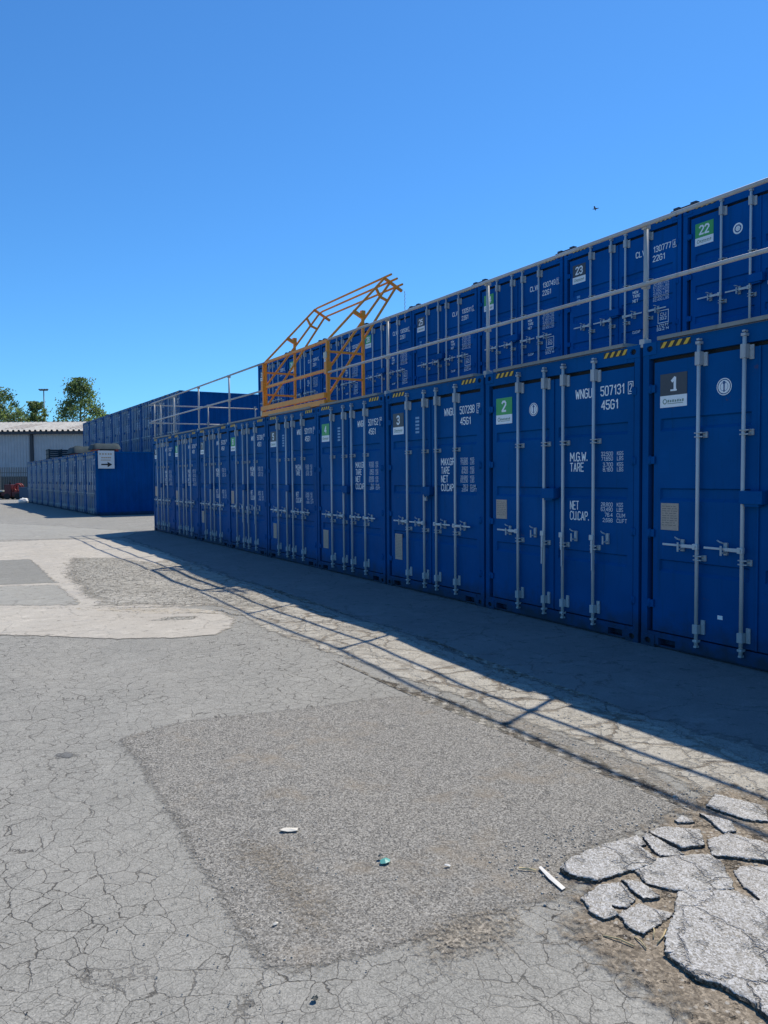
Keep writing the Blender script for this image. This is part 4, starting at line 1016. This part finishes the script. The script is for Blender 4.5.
def tree(px, depth, top_px, rx_px, base_z, label, seed, conic=False, n_cl=60, gap=.5):
    random.seed(seed)
    p = at(px, depth); H = H_CAM + (480-top_px)*depth/F_PX; R = rx_px*depth/F_PX
    root = empty('tree', (p.x, p.y, 0)); tag(root, label, 'tree', 'trees beyond the warehouse')
    m = MB(); m.tube([(0,0,0),(.2,.1,H*.3),(0,.1,H*.65),(.1,0,H*.93)], .28, 8, taper=.15)
    ends = []
    for k in range(n_cl):
        t = random.uniform(0, 1); z = base_z+(H-base_z)*t
        prof = ((1-t)**.85*1.15*(.75+.5*abs(math.sin(t*9)))) if conic else math.sin(math.pi*min(1, .18+t*.80))**.7
        r = R*prof*random.uniform(.1, 1.0)**.5; a = random.uniform(0, 6.283)
        e = Vector((r*math.cos(a), r*math.sin(a), z-.0)); ends.append((e, prof))
        if k % 3 == 0: m.tube([(0.05,.05,max(base_z*.6, z-r*.6)),(e.x*.5,e.y*.5,z-r*.15),(e.x,e.y,z)], .07, 5, taper=.25)
    m.build('trunk', BARK, root)
    m = MB(); bm = m.bm
    for e, prof in ends:
        cr = random.uniform(.55, 1.15)*R*.23; mi = random.choices((0,1,2), (5,3,3))[0]
        for q in range(95):
            d = Vector((random.gauss(0,1), random.gauss(0,1), random.gauss(0,.75))); d = d*(cr*.52)
            c = e+d; c.z = min(c.z, H)
            s = random.uniform(.10,.24); a = Vector((random.gauss(0,1),random.gauss(0,1),random.gauss(0,1))).normalized(); b2 = a.orthogonal().normalized(); c2 = a.cross(b2)
            f = bm.faces.new([bm.verts.new(c+b2*s*u+c2*s*.55*w) for u, w in ((-1,0),(0,-1),(1,0),(0,1))]); f.material_index = mi if random.random() < .8 else random.randrange(3)
    m.build('crown', LEAF, root, False)
tree(-5, 112, 388, 33, 4, 'large rounded tree at the left picture edge above the warehouse roof', 1, n_cl=150)
tree(38, 118, 403, 17, 5, 'low rounded tree between the two taller trees, in front of the mast', 2, n_cl=85)
tree(83, 115, 380, 34, 5, 'tall pointed airy tree right of the mast, above the roof end', 3, conic=True, n_cl=110)
tree(106, 117, 416, 14, 5, 'low bushy treetop just above the far container roofs', 4, n_cl=60)
tree(64, 125, 424, 14, 4, 'short treetop barely above the warehouse ridge between the taller trees', 5, n_cl=40)
p = at(47, 210); MZ = H_CAM+(480-391)*210/F_PX
ms = empty('lighting_mast', (p.x, p.y, 0), wr); tag(ms, 'slim high lighting mast with a cross arm standing beyond the trees', 'lamp mast')
m = MB(); m.tube([(0,0,0),(0,0,MZ)], .22, 10, taper=.6); m.build('pole', STEEL, ms)
m = MB(); m.box(-1.1,1.1,-.12,.12,MZ-.25,MZ-.05); m.build('cross_arm', STEEL, ms)
for x in (-1.0, -.35, .35, 1.0): m = MB(); m.box(x-.26, x+.26, -.4, .1, MZ-.05, MZ+.24, .04); m.build('floodlight', STEEL, ms)

# ------------------------------------------------------------------ bird
d = (FV + R2*((595-384)/F_PX) + U2*((512-209)/F_PX))*55; bp = d+Vector((0,0,H_CAM))
m = MB(); bm = m.bm
m.tube([(-.17,0,0),(-.09,0,.012),(.0,0,.02),(.08,0,.02),(.13,0,.03),(.17,0,.02)], .045, 8, taper=.35)
for s in (-1, 1):
    a = [(-.06,s*.02,.03),(.05,s*.02,.03),(.06,s*.17,.09),(.0,s*.32,.05),(-.04,s*.18,.085)]
    v0 = [bm.verts.new(q) for q in a]; v1 = [bm.verts.new((q[0], q[1], q[2]-.006)) for q in a]
    bm.faces.new(v0); bm.faces.new(v1[::-1])
    for k in range(5): bm.faces.new((v0[k], v1[k], v1[(k+1)%5], v0[(k+1)%5]))
m.poly([(-.16,-.02,.0),(-.27,-.045,.0),(-.27,.045,.0),(-.16,.02,.0)])
o = m.build('bird', flat('bird_dark', (.03,.03,.035), .8)); o.location = bp; o.rotation_euler = (.25, .1, 2.2); tag(o, 'small dark bird flying high above the container roofs', 'bird')
